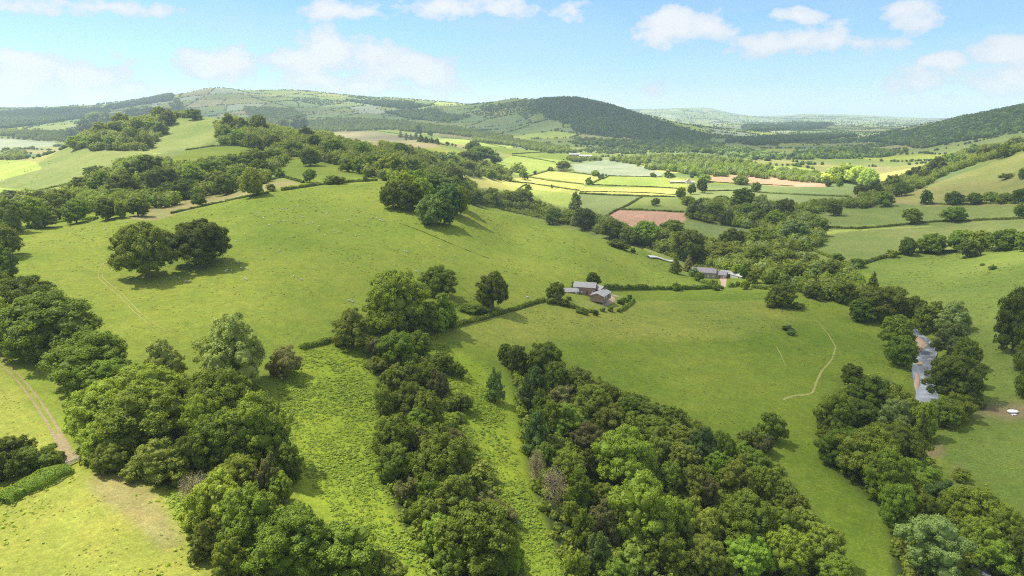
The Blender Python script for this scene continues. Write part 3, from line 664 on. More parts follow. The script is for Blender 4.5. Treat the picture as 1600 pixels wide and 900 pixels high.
put(z, [(1000, 816, 108, 106, 'round', 'mid'), (945, 822, 62, 72, 'loose', 'brown'), (912, 836, 44, 60, 'tall', 'mid'), (932, 872, 44, 60, 'tall', 'blue'), (985, 878, 70, 50, 'loose', 'olive'), (1062, 822, 56, 70, 'loose', 'mid'), (1040, 870, 70, 66, 'loose', 'mid'), (1100, 834, 56, 60, 'round', 'olive'), (1160, 828, 92, 84, 'round', 'mid'), (1166, 878, 70, 56, 'round', 'bright'), (1104, 880, 60, 56, 'round', 'olive'),
        (1220, 828, 60, 56, 'loose', 'mid'), (1258, 828, 50, 48, 'round', 'olive'), (1228, 872, 70, 66, 'round', 'mid'), (1285, 866, 64, 62, 'round', 'olive'), (1240, 800, 44, 42, 'round', 'olive'), (1305, 905, 60, 50, 'round', 'mid'), (960, 905, 60, 50, 'loose', 'mid'), (1080, 800, 44, 50, 'loose', 'olive'), (892, 802, 30, 36, 'shrub', 'mid'), (900, 885, 36, 44, 'shrub', 'mid')])
z = Z("right of the big wood", 'bushes above the narrow meadow')
put(z, [(1204, 670, 44, 48, 'loose', 'mid'), (1172, 688, 44, 32, 'shrub', 'olive'), (1194, 698, 36, 32, 'shrub', 'brown'), (1230, 513, 18, 10, 'shrub', 'blue'), (1236, 520, 16, 9, 'shrub', 'blue')])
z = Z("downstream on the near riverbank", 'trees on the near bank of the river')
put(z, [(1330, 588, 34, 33, 'round', 'dark'), (1356, 616, 74, 58, 'loose', 'mid'), (1302, 652, 56, 66, 'round', 'dark'), (1340, 652, 56, 46, 'round', 'mid'), (1396, 656, 58, 58, 'loose', 'willow'), (1440, 664, 42, 62, 'round', 'mid'), (1316, 708, 74, 62, 'round', 'mid'), (1350, 722, 92, 80, 'round', 'dark'), (1372, 690, 50, 50, 'round', 'dark'), (1404, 702, 66, 64, 'round', 'olive'), (1290, 680, 34, 24, 'shrub', 'mid'), (1378, 752, 60, 76, 'round', 'mid'),
        (1432, 744, 66, 40, 'shrub', 'mid'), (1400, 800, 56, 70, 'round', 'mid'), (1440, 812, 56, 60, 'round', 'mid'), (1470, 778, 54, 42, 'loose', 'blue'), (1516, 806, 84, 68, 'round', 'mid'), (1478, 806, 44, 44, 'round', 'dark'), (1450, 864, 112, 92, 'loose', 'willow'), (1524, 850, 60, 60, 'round', 'mid'), (1562, 832, 56, 60, 'round', 'mid'), (1552, 876, 70, 60, 'loose', 'mid'), (1592, 870, 56, 60, 'round', 'dark'), (1500, 745, 30, 20, 'shrub', 'mid')])
z = Z("beside the bright river bend", 'trees beside the river bend')
put(z, [(1372, 478, 66, 54, 'round', 'olive'), (1344, 488, 44, 34, 'round', 'mid'), (1392, 470, 48, 42, 'round', 'olive'), (1400, 522, 46, 52, 'round', 'mid'), (1406, 552, 46, 48, 'round', 'dark'), (1452, 498, 46, 52, 'loose', 'mid'), (1486, 500, 56, 48, 'loose', 'willow'), (1482, 532, 54, 52, 'loose', 'willow'), (1508, 556, 36, 50, 'round', 'mid'), (1490, 596, 76, 72, 'round', 'olive'), (1518, 588, 30, 40, 'round', 'dark'), (1426, 488, 36, 44, 'round', 'mid'),
        (1495, 640, 56, 40, 'shrub', 'mid'), (1472, 650, 50, 44, 'round', 'dark'), (1526, 630, 26, 20, 'shrub', 'dark'), (1582, 506, 62, 96, 'round', 'dark'), (1606, 520, 50, 70, 'round', 'mid'), (1598, 604, 30, 40, 'shrub', 'mid'), (1598, 560, 34, 50, 'shrub', 'mid')])
z = Z("near the two middle farms", 'trees beside the two farms')
put(z, [(868, 457, 30, 30, 'round', 'dark'), (926, 438, 24, 22, 'round', 'dark'), (899, 447, 14, 14, 'round', 'dark'), (860, 471, 16, 10, 'shrub', 'dark'), (880, 473, 22, 12, 'shrub', 'dark'), (1055, 414, 18, 28, 'cone', 'dark'), (1075, 412, 17, 28, 'cone', 'brown'), (1221, 464, 46, 36, 'round', 'olive'), (1206, 470, 30, 22, 'shrub', 'olive'), (962, 382, 30, 10, 'shrub', 'dark'), (975, 386, 20, 10, 'shrub', 'dark'), (989, 391, 8, 8, 'shrub', 'dark'), (1056, 448, 14, 14, 'shrub', 'mid'),
        (970, 471, 14, 10, 'shrub', 'mid'), (930, 489, 9, 10, 'shrub', 'dark'), (905, 486, 12, 8, 'shrub', 'mid'), (915, 489, 12, 7, 'shrub', 'olive'), (942, 484, 10, 7, 'shrub', 'mid'), (954, 483, 10, 9, 'shrub', 'dark'), (978, 468, 12, 10, 'shrub', 'mid'), (984, 464, 9, 8, 'shrub', 'dark'), (889, 466, 10, 6, 'shrub', 'mid'),
        (1084, 426, 15, 16, 'loose', 'willow'), (1092, 433, 16, 14, 'round', 'mid'), (1114, 443, 16, 12, 'shrub', 'mid'), (1120, 450, 14, 10, 'shrub', 'dark'), (1143, 445, 12, 9, 'shrub', 'mid'), (1152, 444, 10, 8, 'shrub', 'olive'), (1164, 446, 14, 14, 'round', 'mid'), (1152, 424, 20, 20, 'round', 'mid'), (1166, 424, 22, 24, 'loose', 'mid'), (1176, 434, 18, 20, 'round', 'dark'), (1245, 479, 24, 10, 'shrub', 'mid')])
z = Z("in the sheep pasture's crest clump", 'trees in the clump on the crest')
put(z, [(628, 290, 44, 44, 'round', 'mid'), (652, 284, 44, 34, 'round', 'mid'), (614, 306, 40, 42, 'round', 'dark'), (640, 308, 44, 44, 'round', 'dark'), (660, 302, 40, 44, 'round', 'mid'), (680, 292, 40, 36, 'round', 'blue'), (708, 300, 44, 44, 'round', 'blue'), (700, 312, 44, 46, 'round', 'blue'), (720, 316, 30, 44, 'round', 'dark'), (674, 330, 48, 46, 'round', 'blue'), (694, 332, 34, 42, 'round', 'blue')])
z = Z("by the pasture's back hedge", 'trees along the back hedge of the sheep pasture')
put(z, [(20, 338, 56, 52, 'loose', 'olive'), (55, 334, 40, 48, 'round', 'mid'), (94, 322, 52, 46, 'round', 'olive'), (120, 332, 40, 36, 'round', 'mid'), (70, 344, 40, 26, 'round', 'dark'), (168, 328, 38, 34, 'round', 'olive'), (190, 330, 18, 24, 'round', 'mid'), (216, 325, 36, 28, 'round', 'olive'), (354, 289, 36, 32, 'round', 'mid'), (312, 313, 21, 20, 'round', 'dark'), (396, 286, 36, 44, 'round', 'olive'), (484, 275, 20, 20, 'round', 'dark'), (437, 270, 16, 16, 'loose', 'mid'), (522, 282, 34, 12, 'shrub', 'dark'), (571, 279, 8, 10, 'shrub', 'dark'), (424, 293, 18, 12, 'shrub', 'olive')])
z = Z("in the hollow behind the pasture", 'trees in the wooded hollow')
put(z, [(232, 262, 46, 36, 'round', 'mid'), (206, 268, 40, 30, 'loose', 'mid'), (150, 270, 36, 20, 'round', 'dark'), (160, 288, 50, 34, 'loose', 'bright'), (196, 292, 50, 36, 'round', 'dark'), (130, 290, 40, 26, 'loose', 'olive'), (256, 284, 56, 42, 'round', 'olive'), (300, 276, 46, 36, 'round', 'mid'), (290, 296, 44, 30, 'round', 'dark'), (330, 266, 44, 32, 'round', 'dark'), (366, 256, 44, 28, 'round', 'dark'), (398, 250, 40, 28, 'round', 'mid'), (340, 280, 34, 28, 'loose', 'olive'), (376, 274, 34, 30, 'round', 'mid'), (410, 266, 34, 32, 'round', 'mid'), (425, 246, 34, 22, 'round', 'dark'), (240, 306, 50, 22, 'round', 'dark'), (180, 308, 40, 24, 'round', 'olive'), (270, 300, 40, 28, 'round', 'dark'), (108, 305, 34, 22, 'loose', 'mid'), (60, 312, 34, 24, 'round', 'dark'), (20, 308, 40, 22, 'loose', 'olive')])
fill(z, [(110, 298), (200, 252), (250, 252), (300, 262), (440, 238), (445, 250), (410, 285), (330, 300), (240, 325), (140, 325)], 26, (26, 36), tones=('mid', 'dark', 'olive', 'mid'), seed=3)
z = Z("on the wooded ridge", 'trees on the wooded ridge')
put(z, [(610, 262, 52, 40, 'round', 'olive'), (590, 258, 40, 34, 'round', 'mid'), (640, 262, 40, 30, 'round', 'olive')])
fill(z, [(345, 190), (400, 178), (470, 190), (500, 208), (540, 222), (600, 235), (640, 252), (740, 285), (740, 300), (690, 285), (640, 285), (580, 276), (540, 258), (470, 244), (400, 228), (345, 222)], 22, (24, 34), tones=('mid', 'dark', 'olive', 'olive'), seed=7)
z = Z("in the upper-left knoll wood", 'trees in the knoll wood')
fill(z, [(108, 228), (110, 205), (150, 182), (210, 170), (250, 163), (310, 165), (312, 178), (262, 184), (262, 200), (240, 222), (225, 232), (150, 232)], 19, (20, 28), tones=('mid', 'dark', 'olive', 'dark'), seed=9)
z = Z("in the belt below the pasture", 'trees in the belt above the valley floor')
put(z, [(899, 318, 22, 32, 'tall', 'willow'), (912, 344, 34, 34, 'round', 'dark'), (1010, 366, 50, 38, 'round', 'mid'), (1050, 356, 40, 22, 'round', 'dark'), (1076, 386, 58, 50, 'round', 'dark'), (955, 360, 44, 30, 'round', 'dark')])
fill(z, [(735, 302), (760, 296), (800, 302), (870, 330), (920, 336), (1000, 360), (1080, 372), (1100, 400), (1040, 392), (980, 376), (900, 352), (830, 328), (745, 314)], 24, (26, 34), tones=('mid', 'dark', 'mid', 'olive'), seed=12)
z = Z("in the central valley woods", 'trees in the valley woods')
put(z, [(1142, 374, 36, 32, 'round', 'dark'), (1130, 398, 60, 34, 'round', 'olive'), (1186, 404, 40, 36, 'round', 'mid'), (1240, 362, 46, 38, 'loose', 'willow'), (1276, 356, 28, 28, 'round', 'mid'), (1363, 438, 15, 26, 'cone', 'dark')])
fill(z, [(1075, 330), (1100, 318), (1180, 312), (1240, 330), (1290, 350), (1275, 388), (1230, 390), (1240, 410), (1300, 420), (1350, 445), (1350, 470), (1300, 470), (1210, 440), (1160, 430), (1110, 412), (1090, 380), (1180, 368), (1190, 358), (1080, 342)], 26, (26, 38), tones=('mid', 'dark', 'olive', 'willow', 'mid'), seed=15)
z = Z("on the wooded right-hand spur", 'trees on the right-hand spur')
fill(z, [(1325, 322), (1345, 298), (1400, 282), (1450, 258), (1520, 228), (1585, 222), (1600, 234), (1540, 248), (1480, 268), (1440, 290), (1400, 304), (1360, 322)], 20, (22, 30), tones=('dark', 'mid', 'olive'), seed=17)
z = Z("in the right-hand slope fields", 'trees in the right-hand fields')
put(z, [(1302, 326, 27, 24, 'round', 'dark'), (1425, 339, 29, 25, 'round', 'mid'), (1491, 336, 38, 24, 'round', 'mid'), (1446, 308, 18, 24, 'loose', 'mid'), (1490, 310, 28, 20, 'round', 'mid'), (1522, 311, 26, 18, 'round', 'mid'), (1547, 309, 22, 18, 'round', 'mid'), (1569, 310, 26, 16, 'round', 'mid'), (1594, 306, 26, 22, 'round', 'dark'), (1596, 330, 22, 20, 'round', 'mid'), (1595, 272, 10, 18, 'round', 'dark'), (1572, 276, 24, 9, 'shrub', 'mid'),
        (1417, 386, 27, 28, 'round', 'mid'), (1454, 382, 40, 32, 'round', 'mid'), (1500, 378, 42, 34, 'round', 'mid'), (1528, 378, 40, 32, 'round', 'mid'), (1570, 376, 44, 34, 'round', 'mid'), (1600, 378, 30, 32, 'round', 'dark'), (1511, 390, 32, 28, 'round', 'dark'), (1340, 411, 26, 16, 'shrub', 'mid'), (1322, 414, 22, 14, 'shrub', 'olive'), (1308, 402, 18, 14, 'shrub', 'mid'), (1550, 418, 12, 8, 'shrub', 'mid'), (1534, 413, 8, 5, 'shrub', 'mid'), (1392, 396, 20, 14, 'shrub', 'olive')])
z = Z("among the valley-floor fields", 'trees among the valley fields')
put(z, [(1024, 316, 14, 12, 'round', 'dark'), (1063, 302, 16, 18, 'round', 'dark'), (1081, 296, 14, 16, 'round', 'dark'), (1097, 291, 18, 22, 'round', 'dark'), (1075, 314, 24, 14, 'round', 'dark'), (1128, 311, 22, 10, 'round', 'dark'), (1181, 293, 15, 15, 'round', 'dark'), (1157, 282, 24, 14, 'round', 'olive'), (1100, 278, 22, 14, 'loose', 'bright'), (1044, 272, 14, 12, 'loose', 'mid'), (930, 271, 14, 9, 'round', 'mid'), (920, 283, 13, 12, 'loose', 'mid'), (880, 259, 24, 14, 'round', 'mid'), (860, 264, 11, 7, 'loose', 'mid'),
        (818, 272, 14, 18, 'loose', 'mid'), (810, 262, 26, 16, 'loose', 'pale'), (825, 292, 12, 8, 'shrub', 'mid'), (997, 256, 6, 9, 'round', 'mid'), (1294, 287, 10, 10, 'round', 'dark'), (1311, 287, 11, 11, 'round', 'dark'), (1020, 273, 10, 8, 'shrub', 'mid'), (862, 291, 6, 6, 'shrub', 'mid')])
for x, y, w, h in [(1318, 271, 40, 30), (1338, 275, 34, 28), (1355, 279, 30, 30), (1300, 272, 22, 20), (1290, 279, 20, 14)]: tree(x, y, w, h, 'round', 'pale', z)
z = Z("by the brown ridge field", 'trees in the belt behind the ridge field')
put(z, [(740, 231, 26, 20, 'round', 'dark'), (752, 241, 44, 22, 'round', 'mid'), (730, 246, 34, 18, 'round', 'dark'), (775, 250, 20, 12, 'round', 'mid'), (626, 210, 7, 10, 'cone', 'dark'), (635, 212, 7, 9, 'cone', 'dark'), (642, 214, 7, 9, 'cone', 'dark'), (650, 213, 9, 11, 'cone', 'dark'), (658, 216, 11, 12, 'cone', 'dark'), (666, 218, 9, 10, 'cone', 'dark'), (675, 219, 8, 9, 'cone', 'dark'), (684, 221, 7, 9, 'cone', 'dark'), (672, 208, 10, 10, 'round', 'mid'), (655, 203, 10, 16, 'round', 'dark')])
fill(z, [(600, 226), (700, 245), (740, 252), (790, 268), (795, 280), (720, 272), (660, 262), (610, 240)], 18, (18, 26), tones=('mid', 'dark', 'willow', 'olive'), seed=21)

# ---- labels: kind, colour, size and place; the place in its row tells look-alikes apart
ORD = ['first', 'second', 'third', 'fourth', 'fifth', 'sixth', 'seventh', 'eighth', 'ninth', 'tenth', 'eleventh', 'twelfth', 'thirteenth', 'fourteenth', 'fifteenth', 'sixteenth', 'seventeenth', 'eighteenth', 'nineteenth', 'twentieth']
TONE = {'dark': 'dark green', 'mid': 'leaf-green', 'bright': 'bright green', 'pale': 'pale green', 'willow': 'grey-green', 'olive': 'olive-green', 'brown': 'brownish', 'blue': 'blue-green', 'grey': 'leafless grey'}
NOUN = {'round': 'rounded tree', 'loose': 'feathery tree', 'shrub': 'bush', 'tall': 'slim upright tree', 'cone': 'conifer', 'bare': 'dead tree'}
def label_trees():
    from collections import defaultdict
    G = defaultdict(list)
    for t in trees:
        # the far-left, middle or far-right of long belts
        t['noun'] = f"{TONE[t['tone']]} {NOUN[t['kind']]}"
        G[(t['zone'][0], t['noun'])].append(t)
    for (zp, noun), L_ in G.items():
        if len(L_) == 1: L_[0]['label'] = L_[0]['label'] or f"{noun} {zp}"; continue
        L_.sort(key=lambda t: t['w']); n = len(L_); big = L_[-(n // 2):] if n > 6 else L_; small = L_[:n - len(big)] if n > 6 else []
        for nm, S in (('larger ' if n > 6 else '', big), ('smaller ', small)):
            S.sort(key=lambda t: t['cx']); m_ = len(S)
            for i, t in enumerate(S):
                o = 'leftmost' if i == 0 else 'rightmost' if i == m_ - 1 else (f"{ORD[i]} from left" if i <= m_ / 2 else f"{ORD[m_ - 1 - i]} from right")
                t['label'] = f"{o}, {nm}{noun} {zp}"
label_trees()
print('trees', len(trees), {k_: sum(KINDNAME[t['kind']] == k_ for t in trees) for k_ in set(KINDNAME.values())})
place_trees()
# ---------------------------------------------------------------- uncountable growth: distant woods, far hedgerows, bracken, undergrowth
def template(nq, leaf, seed, core=(5, 4), low=.0):
    r = np.random.default_rng(seed); d = unit(r.normal(size=(nq, 3)) + [0, 0, .25]); lump = 1 + .16 * np.sin(d[:, 0] * 7 + seed) + .13 * np.sin(d[:, 1] * 9 + 2 * seed)
    pos = d * np.array([.46, .46, .48]) * lump[:, None] + [0, 0, .5 - low]
    V, Fq = quads_from(pos, unit(d + .45 * r.normal(size=(nq, 3))), leaf * r.uniform(.6, 1, nq), r)
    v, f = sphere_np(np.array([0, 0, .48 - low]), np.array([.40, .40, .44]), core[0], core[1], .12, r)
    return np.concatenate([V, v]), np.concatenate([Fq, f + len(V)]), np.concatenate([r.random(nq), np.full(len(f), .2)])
def cone_template(seed):
    r = np.random.default_rng(seed); v, f = [], []
    for k_ in range(4):
        z0 = k_ * .22; n = 6; b = len(v)
        for j in range(n): a_ = j * 2 * math.pi / n + k_; q = (.42 - k_ * .09) * r.uniform(.8, 1.15); v.append((math.cos(a_) * q, math.sin(a_) * q, z0 + .03))
        for j in range(n): a_ = j * 2 * math.pi / n + k_; v.append((math.cos(a_) * .02, math.sin(a_) * .02, z0 + .34))
        for j in range(n): f.append((b + j, b + (j + 1) % n, b + n + (j + 1) % n, b + n + j))
    return np.array(v), np.array(f), r.random(len(f))
def scatter(name, templates, P_, W_, H_, tone, tones, seed=0, **props):
    r = np.random.default_rng(seed); vs, fs, ts, ms, off = [], [], [], [], 0; n = len(P_)
    which = r.integers(0, len(templates), n); yaw = r.uniform(0, 6.28, n); ot = r.uniform(-.35, .35, n)
    for k_, (V, Fq, T_) in enumerate(templates):
        i = np.nonzero(which == k_)[0]
        if not len(i): continue
        c, s = np.cos(yaw[i])[:, None], np.sin(yaw[i])[:, None]; w = W_[i][:, None]
        x = (V[None, :, 0] * c - V[None, :, 1] * s) * w + P_[i, 0:1]; y = (V[None, :, 0] * s + V[None, :, 1] * c) * w + P_[i, 1:2]; z_ = V[None, :, 2] * H_[i][:, None] + P_[i, 2:3]
        vs.append(np.stack([x, y, z_], -1).reshape(-1, 3)); fs.append((Fq[None] + (np.arange(len(i)) * len(V))[:, None, None]).reshape(-1, 4) + off); off += len(i) * len(V)
        ts.append(np.clip(T_[None] * .7 + .15 + ot[i][:, None], 0, 1).ravel()); ms.append(np.repeat(tone[i], len(Fq)))
    me = mesh_np(name, np.concatenate(vs), np.concatenate(fs), [LEAF[t] for t in tones], {'tint': ('FLOAT', 'FACE', np.concatenate(ts))}, np.concatenate(ms))
    return link(name, me, kind='stuff', **props)
def in_area(poly, density, seed, world=False):
    """random ground points inside a photo outline; density = points per square metre of ground"""
    w = poly if world else wpoly(poly); p = np.array(w); r = np.random.default_rng(seed); x0, y0 = p.min(0); x1, y1 = p.max(0)
    n = int(min((x1 - x0) * (y1 - y0) * density, 400000)); x = r.uniform(x0, x1, n); y = r.uniform(y0, y1, n); k_ = inpoly(x, y, w)
    return np.stack([x[k_], y[k_], ground(x[k_], y[k_])], 1)
TF = [template(24, .20, s) for s in range(5)]; TM = [template(84, .115, s + 20, (6, 4)) for s in range(5)]; TC = [cone_template(s) for s in range(3)]
TB = [template(12, .33, s + 50, (5, 3), .25) for s in range(4)]; TU = [template(60, .15, s + 70, (6, 4), .2) for s in range(4)]
# mid-distance woods and scrub: (outline, metres per tree, width range, tone set)
TN = ['dark', 'mid', 'olive', 'willow', 'blue', 'bright']
MIDWOODS = [
 ([(108, 234), (110, 210), (150, 187), (210, 176), (262, 170), (312, 172), (312, 182), (262, 188), (258, 206), (240, 226), (225, 236), (150, 236)], 8, (9, 14), (0, 0, 1, 2)),
 ([(338, 196), (400, 182), (470, 195), (500, 212), (540, 226), (600, 240), (640, 258), (740, 290), (745, 304), (690, 290), (640, 288), (580, 280), (540, 262), (470, 248), (400, 232), (345, 226)], 8, (9, 14), (0, 1, 2, 1)),
 ([(100, 308), (110, 298), (200, 255), (250, 255), (300, 265), (440, 238), (450, 250), (410, 290), (330, 306), (240, 330), (140, 332), (60, 345), (0, 345), (-60, 350), (-60, 315)], 8, (9, 13), (0, 1, 2, 5)),
 ([(735, 306), (800, 306), (870, 334), (920, 340), (1000, 364), (1080, 376), (1120, 392), (1250, 410), (1330, 430), (1350, 470), (1250, 462), (1180, 440), (1110, 420), (1050, 398), (980, 380), (900, 355), (830, 331), (745, 318)], 8, (9, 13), (0, 1, 2, 3)),
 ([(1075, 334), (1100, 322), (1180, 316), (1240, 334), (1290, 354), (1275, 392), (1230, 394), (1200, 400), (1120, 400), (1090, 384), (1180, 372), (1190, 360), (1080, 345)], 8, (9, 13), (0, 1, 3, 2)),
 ([(1325, 326), (1345, 302), (1400, 286), (1450, 262), (1520, 232), (1600, 224), (1700, 218), (1700, 232), (1600, 238), (1540, 252), (1480, 272), (1440, 294), (1400, 308), (1360, 326)], 8, (9, 13), (0, 1, 0, 2)),
 ([(1180, 335), (1240, 328), (1290, 318), (1330, 318), (1335, 326), (1280, 334), (1210, 342)], 8, (8, 12), (0, 1)),
 ([(1000, 264), (1040, 262), (1100, 262), (1180, 262), (1240, 270), (1300, 278), (1360, 282), (1290, 288), (1200, 280), (1150, 276), (1090, 276), (1060, 270)], 10, (10, 15), (5, 1, 3, 5)),
 ([(960, 250), (1010, 246), (1080, 244), (1150, 252), (1200, 262), (1150, 266), (1080, 262), (1010, 258)], 15, (10, 15), (0, 1, 3)),
 ([(880, 249), (960, 250), (1010, 254), (1000, 258), (940, 251), (900, 253)], 10, (9, 13), (0, 1)),
 ([(590, 226), (700, 248), (740, 252), (790, 268), (800, 284), (720, 274), (660, 264), (610, 244)], 9, (9, 13), (0, 1, 2)),
 ([(800, 220), (880, 232), (900, 240), (860, 240), (800, 228), (740, 222), (740, 214)], 10, (10, 15), (0, 0, 1)),
 ([(470, 190), (560, 186), (640, 192), (700, 200), (760, 208), (800, 216), (800, 224), (700, 210), (600, 203), (520, 206), (480, 204)], 12, (11, 16), (0, 1)),
 ([(380, 168), (460, 172), (480, 182), (440, 188), (390, 182)], 15, (12, 20), (0, 1)),
 ([(0, 250), (20, 234), (40, 240), (30, 250)], 10, (9, 13), (0, 1)), ([(0, 205), (100, 208), (105, 222), (60, 220), (0, 212)], 14, (11, 16), (0, 1)),
]
pts, Ws, Ts = [], [], []
for i, (poly, sp, wr, tn) in enumerate(MIDWOODS):
    p = in_area(poly, 1 / (sp * 1.12) ** 2, 100 + i); p = p[np.abs(p[:, 0] / p[:, 1]) < .84]; p = p[vnoise(p[:, 0], p[:, 1], 30, 77) > .16]
    r = np.random.default_rng(i); pts.append(p); Ws.append(r.uniform(*wr, len(p))); Ts.append(r.choice(tn, len(p)))
# distant woods: outline, metres per tree, width range, tone set
FARWOODS = [
 ([(1350, 220), (1400, 210), (1450, 199), (1500, 187), (1550, 178), (1600, 166), (1720, 160), (1720, 196), (1600, 203), (1540, 216), (1480, 226), (1440, 233), (1400, 226)], 13, (12, 18), (0, 0, 1, 4)),
 ([(-60, 190), (0, 176), (60, 172), (120, 170), (170, 172), (170, 182), (120, 186), (60, 196), (0, 202), (-60, 204)], 17, (15, 24), (0, 4)),
 ([(165, 168), (220, 157), (262, 149), (272, 150), (268, 158), (220, 164), (175, 172)], 16, (15, 24), (0, 4)),
 ([(540, 158), (600, 158), (645, 161), (660, 168), (640, 172), (590, 166)], 18, (16, 24), (0, 4)),
 ([(600, 176), (680, 172), (700, 180), (740, 182), (700, 192), (640, 186)], 16, (14, 20), (0, 1)),
 ([(740, 168), (800, 162), (826, 160), (820, 166), (760, 174)], 16, (12, 18), (0, 1)),
 ([(1130, 222), (1220, 214), (1300, 210), (1340, 214), (1280, 220), (1180, 228)], 20, (14, 22), (0, 4)),
 ([(1150, 200), (1250, 194), (1300, 196), (1280, 202), (1180, 206)], 30, (24, 40), (0, 4)),
 ([(1240, 240), (1300, 233), (1370, 236), (1420, 238), (1380, 246), (1300, 248), (1240, 250)], 18, (12, 17), (0, 1)),
 ([(1100, 236), (1150, 233), (1200, 240), (1240, 246), (1200, 252), (1140, 246)], 17, (11, 16), (0, 1, 3)),
 ([(1000, 222), (1100, 220), (1130, 228), (1130, 240), (1060, 238), (1000, 234), (900, 226), (900, 218)], 16, (12, 17), (0, 1, 4)),
]
fp, fw, ft = [], [], []
for i, (poly, sp, wr, tn) in enumerate(FARWOODS):
    p = in_area(poly, 1 / sp ** 2, 300 + i); p = p[np.abs(p[:, 0] / p[:, 1]) < .86]; r = np.random.default_rng(i); fp.append(p); fw.append(r.uniform(*wr, len(p))); ft.append(r.choice(tn, len(p)))
# hedgerow trees on the field boundaries and small copses in the far country
r = np.random.default_rng(8); n1, n2 = 850000, 90000; n = n1 + n2
la = r.uniform(-.86, .86, n); yy = np.concatenate([np.sqrt(r.uniform(1200. ** 2, 5600. ** 2, n1)), np.sqrt(r.uniform(5600. ** 2, 12500. ** 2, n2))]); xx = la * yy
cd, ed = cells(xx, yy, 230.0, 3)
keep = (ed < np.where(yy > 5600, 16, 3.2)) & (vnoise(xx, yy, 50, 41) > np.where(yy > 5600, .45, .22))
cop = ((cd // 11) % 11 == 0) & (ed > 3) & (r.random(n) < np.where(yy > 5600, .9, .16)) & (yy > 1700)
busy = np.zeros(n, bool)
for name, poly in FIELDS[:44]:
    w = wpoly(poly, 25)
    q = np.array(w)
    if np.median(q[:, 1]) > 900: busy |= inpoly(xx, yy, w)
keep &= ~busy; cop &= ~busy; k_ = keep | cop
p = np.stack([xx[k_], yy[k_], ground(xx[k_], yy[k_])], 1); print('far trees', len(p))
fp.append(p); fw.append(r.uniform(5, 9.5, len(p)) * np.where(p[:, 1] > 5600, 2.0, 1.0)); ft.append(r.choice([0, 0, 1, 4], len(p)))
fp, fw, ft = np.concatenate(fp), np.concatenate(fw), np.concatenate(ft)
midp, midw, midt = np.concatenate(pts), np.concatenate(Ws), np.concatenate(Ts)
print('mid', len(midp), 'far', len(fp))
scatter('background_woodland', TM, midp - [0, 0, .4], midw, midw * .95, midt, TN, 1)
scatter('distant_woodland', TF, fp - [0, 0, .5], fw, fw * .8, ft, ['farwood', 'dark', 'olive', 'willow', 'farwood', 'bright'], 2)
# plantation on the dark hill
HILLWOOD = [(826, 164), (850, 154), (890, 153), (930, 160), (970, 171), (1000, 181), (1050, 198), (1112, 215), (1100, 224), (1040, 222), (960, 216), (900, 208), (890, 196), (850, 184), (848, 178), (825, 172)]
p = in_area(HILLWOOD, 1 / 9.5 ** 2, 31); r = np.random.default_rng(3)
scatter('hill_plantation', TC + TF[:2], p - [0, 0, .5], r.uniform(8, 13, len(p)), r.uniform(12, 18, len(p)), r.choice([0, 0, 1], len(p)), ['farwood', 'blue'], 3)
# bracken on the near slopes
BR = [[(430, 590), (480, 545), (580, 545), (600, 600), (600, 700), (640, 790), (720, 940), (640, 940), (560, 850), (500, 780), (450, 690)],
      [(660, 530), (700, 540), (740, 590), (790, 640), (800, 700), (830, 780), (900, 940), (820, 940), (780, 820), (720, 700), (700, 600)],
      [(280, 590), (330, 580), (330, 640), (290, 650)], [(-10, 760), (0, 744), (104, 728), (108, 738), (0, 792), (-30, 800)], [(250, 760), (320, 780), (350, 850), (300, 860)]]
bp = [in_area(b, 2.0, 500 + i) for i, b in enumerate(BR)]; bp = np.concatenate(bp); bp = bp[.55 * vnoise(bp[:, 0], bp[:, 1], 8, 61) + .3 * vnoise(bp[:, 0], bp[:, 1], 3, 62) + .75 * vnoise(bp[:, 0], bp[:, 1], 24, 63) > np.random.default_rng(9).uniform(.45, .85, len(bp))]; r = np.random.default_rng(6)
w = r.uniform(.5, 1.2, len(bp)) ** 1.5 * (.4 + 1.2 * vnoise(bp[:, 0], bp[:, 1], 12, 61)); print('bracken', len(bp))
scatter('bracken', TB, bp, w, w * .33, r.choice([0, 0, 0, 0, 1], len(bp)), ['fern', 'bright'], 4)
# undergrowth filling the ground between the trees of the near woods
UG = [pl for nm, pl in FIELDS if nm == 'wood'] + [[(1405, 690), (1440, 668), (1460, 700), (1450, 740), (1520, 790), (1560, 860), (1500, 900), (1440, 800)]]
up = np.concatenate([in_area(b, .10, 700 + i) for i, b in enumerate(UG)]); w = r.uniform(2.2, 5.0, len(up)); print('under', len(up))
scatter('undergrowth', TU, up, w, w * .8, r.choice([0, 1, 2], len(up)), ['mid', 'dark', 'olive'], 5)
# weeds and tussocks in the rough grass
WD = [([(-60, 780), (0, 770), (130, 740), (300, 800), (350, 900), (-100, 900)], .25), ([(1440, 640), (1600, 660), (1600, 860), (1480, 740)], .03), ([(1340, 590), (1430, 560), (1425, 640), (1350, 600)], .25), ([(1470, 640), (1540, 620), (1500, 700), (1440, 720)], .2),
      ([(0, 250), (240, 236), (240, 262), (100, 300), (0, 310)], .003), ([(700, 540), (760, 600), (810, 700), (800, 600), (740, 560)], .1), ([(560, 490), (720, 480), (850, 466), (700, 512), (560, 540)], .06)]
wp = np.concatenate([in_area(b, d_, 800 + i) for i, (b, d_) in enumerate(WD)]); wp = wp[vnoise(wp[:, 0], wp[:, 1], 11, 66) > .45]; w = r.uniform(.3, 1.0, len(wp)) ** 1.5 * np.clip(wp[:, 1] / 250, 1, 3)
scatter('rough_weeds', TB, wp, w, w * .6, r.choice([0, 0, 0, 1], len(wp)), ['fern', 'bright'], 6)

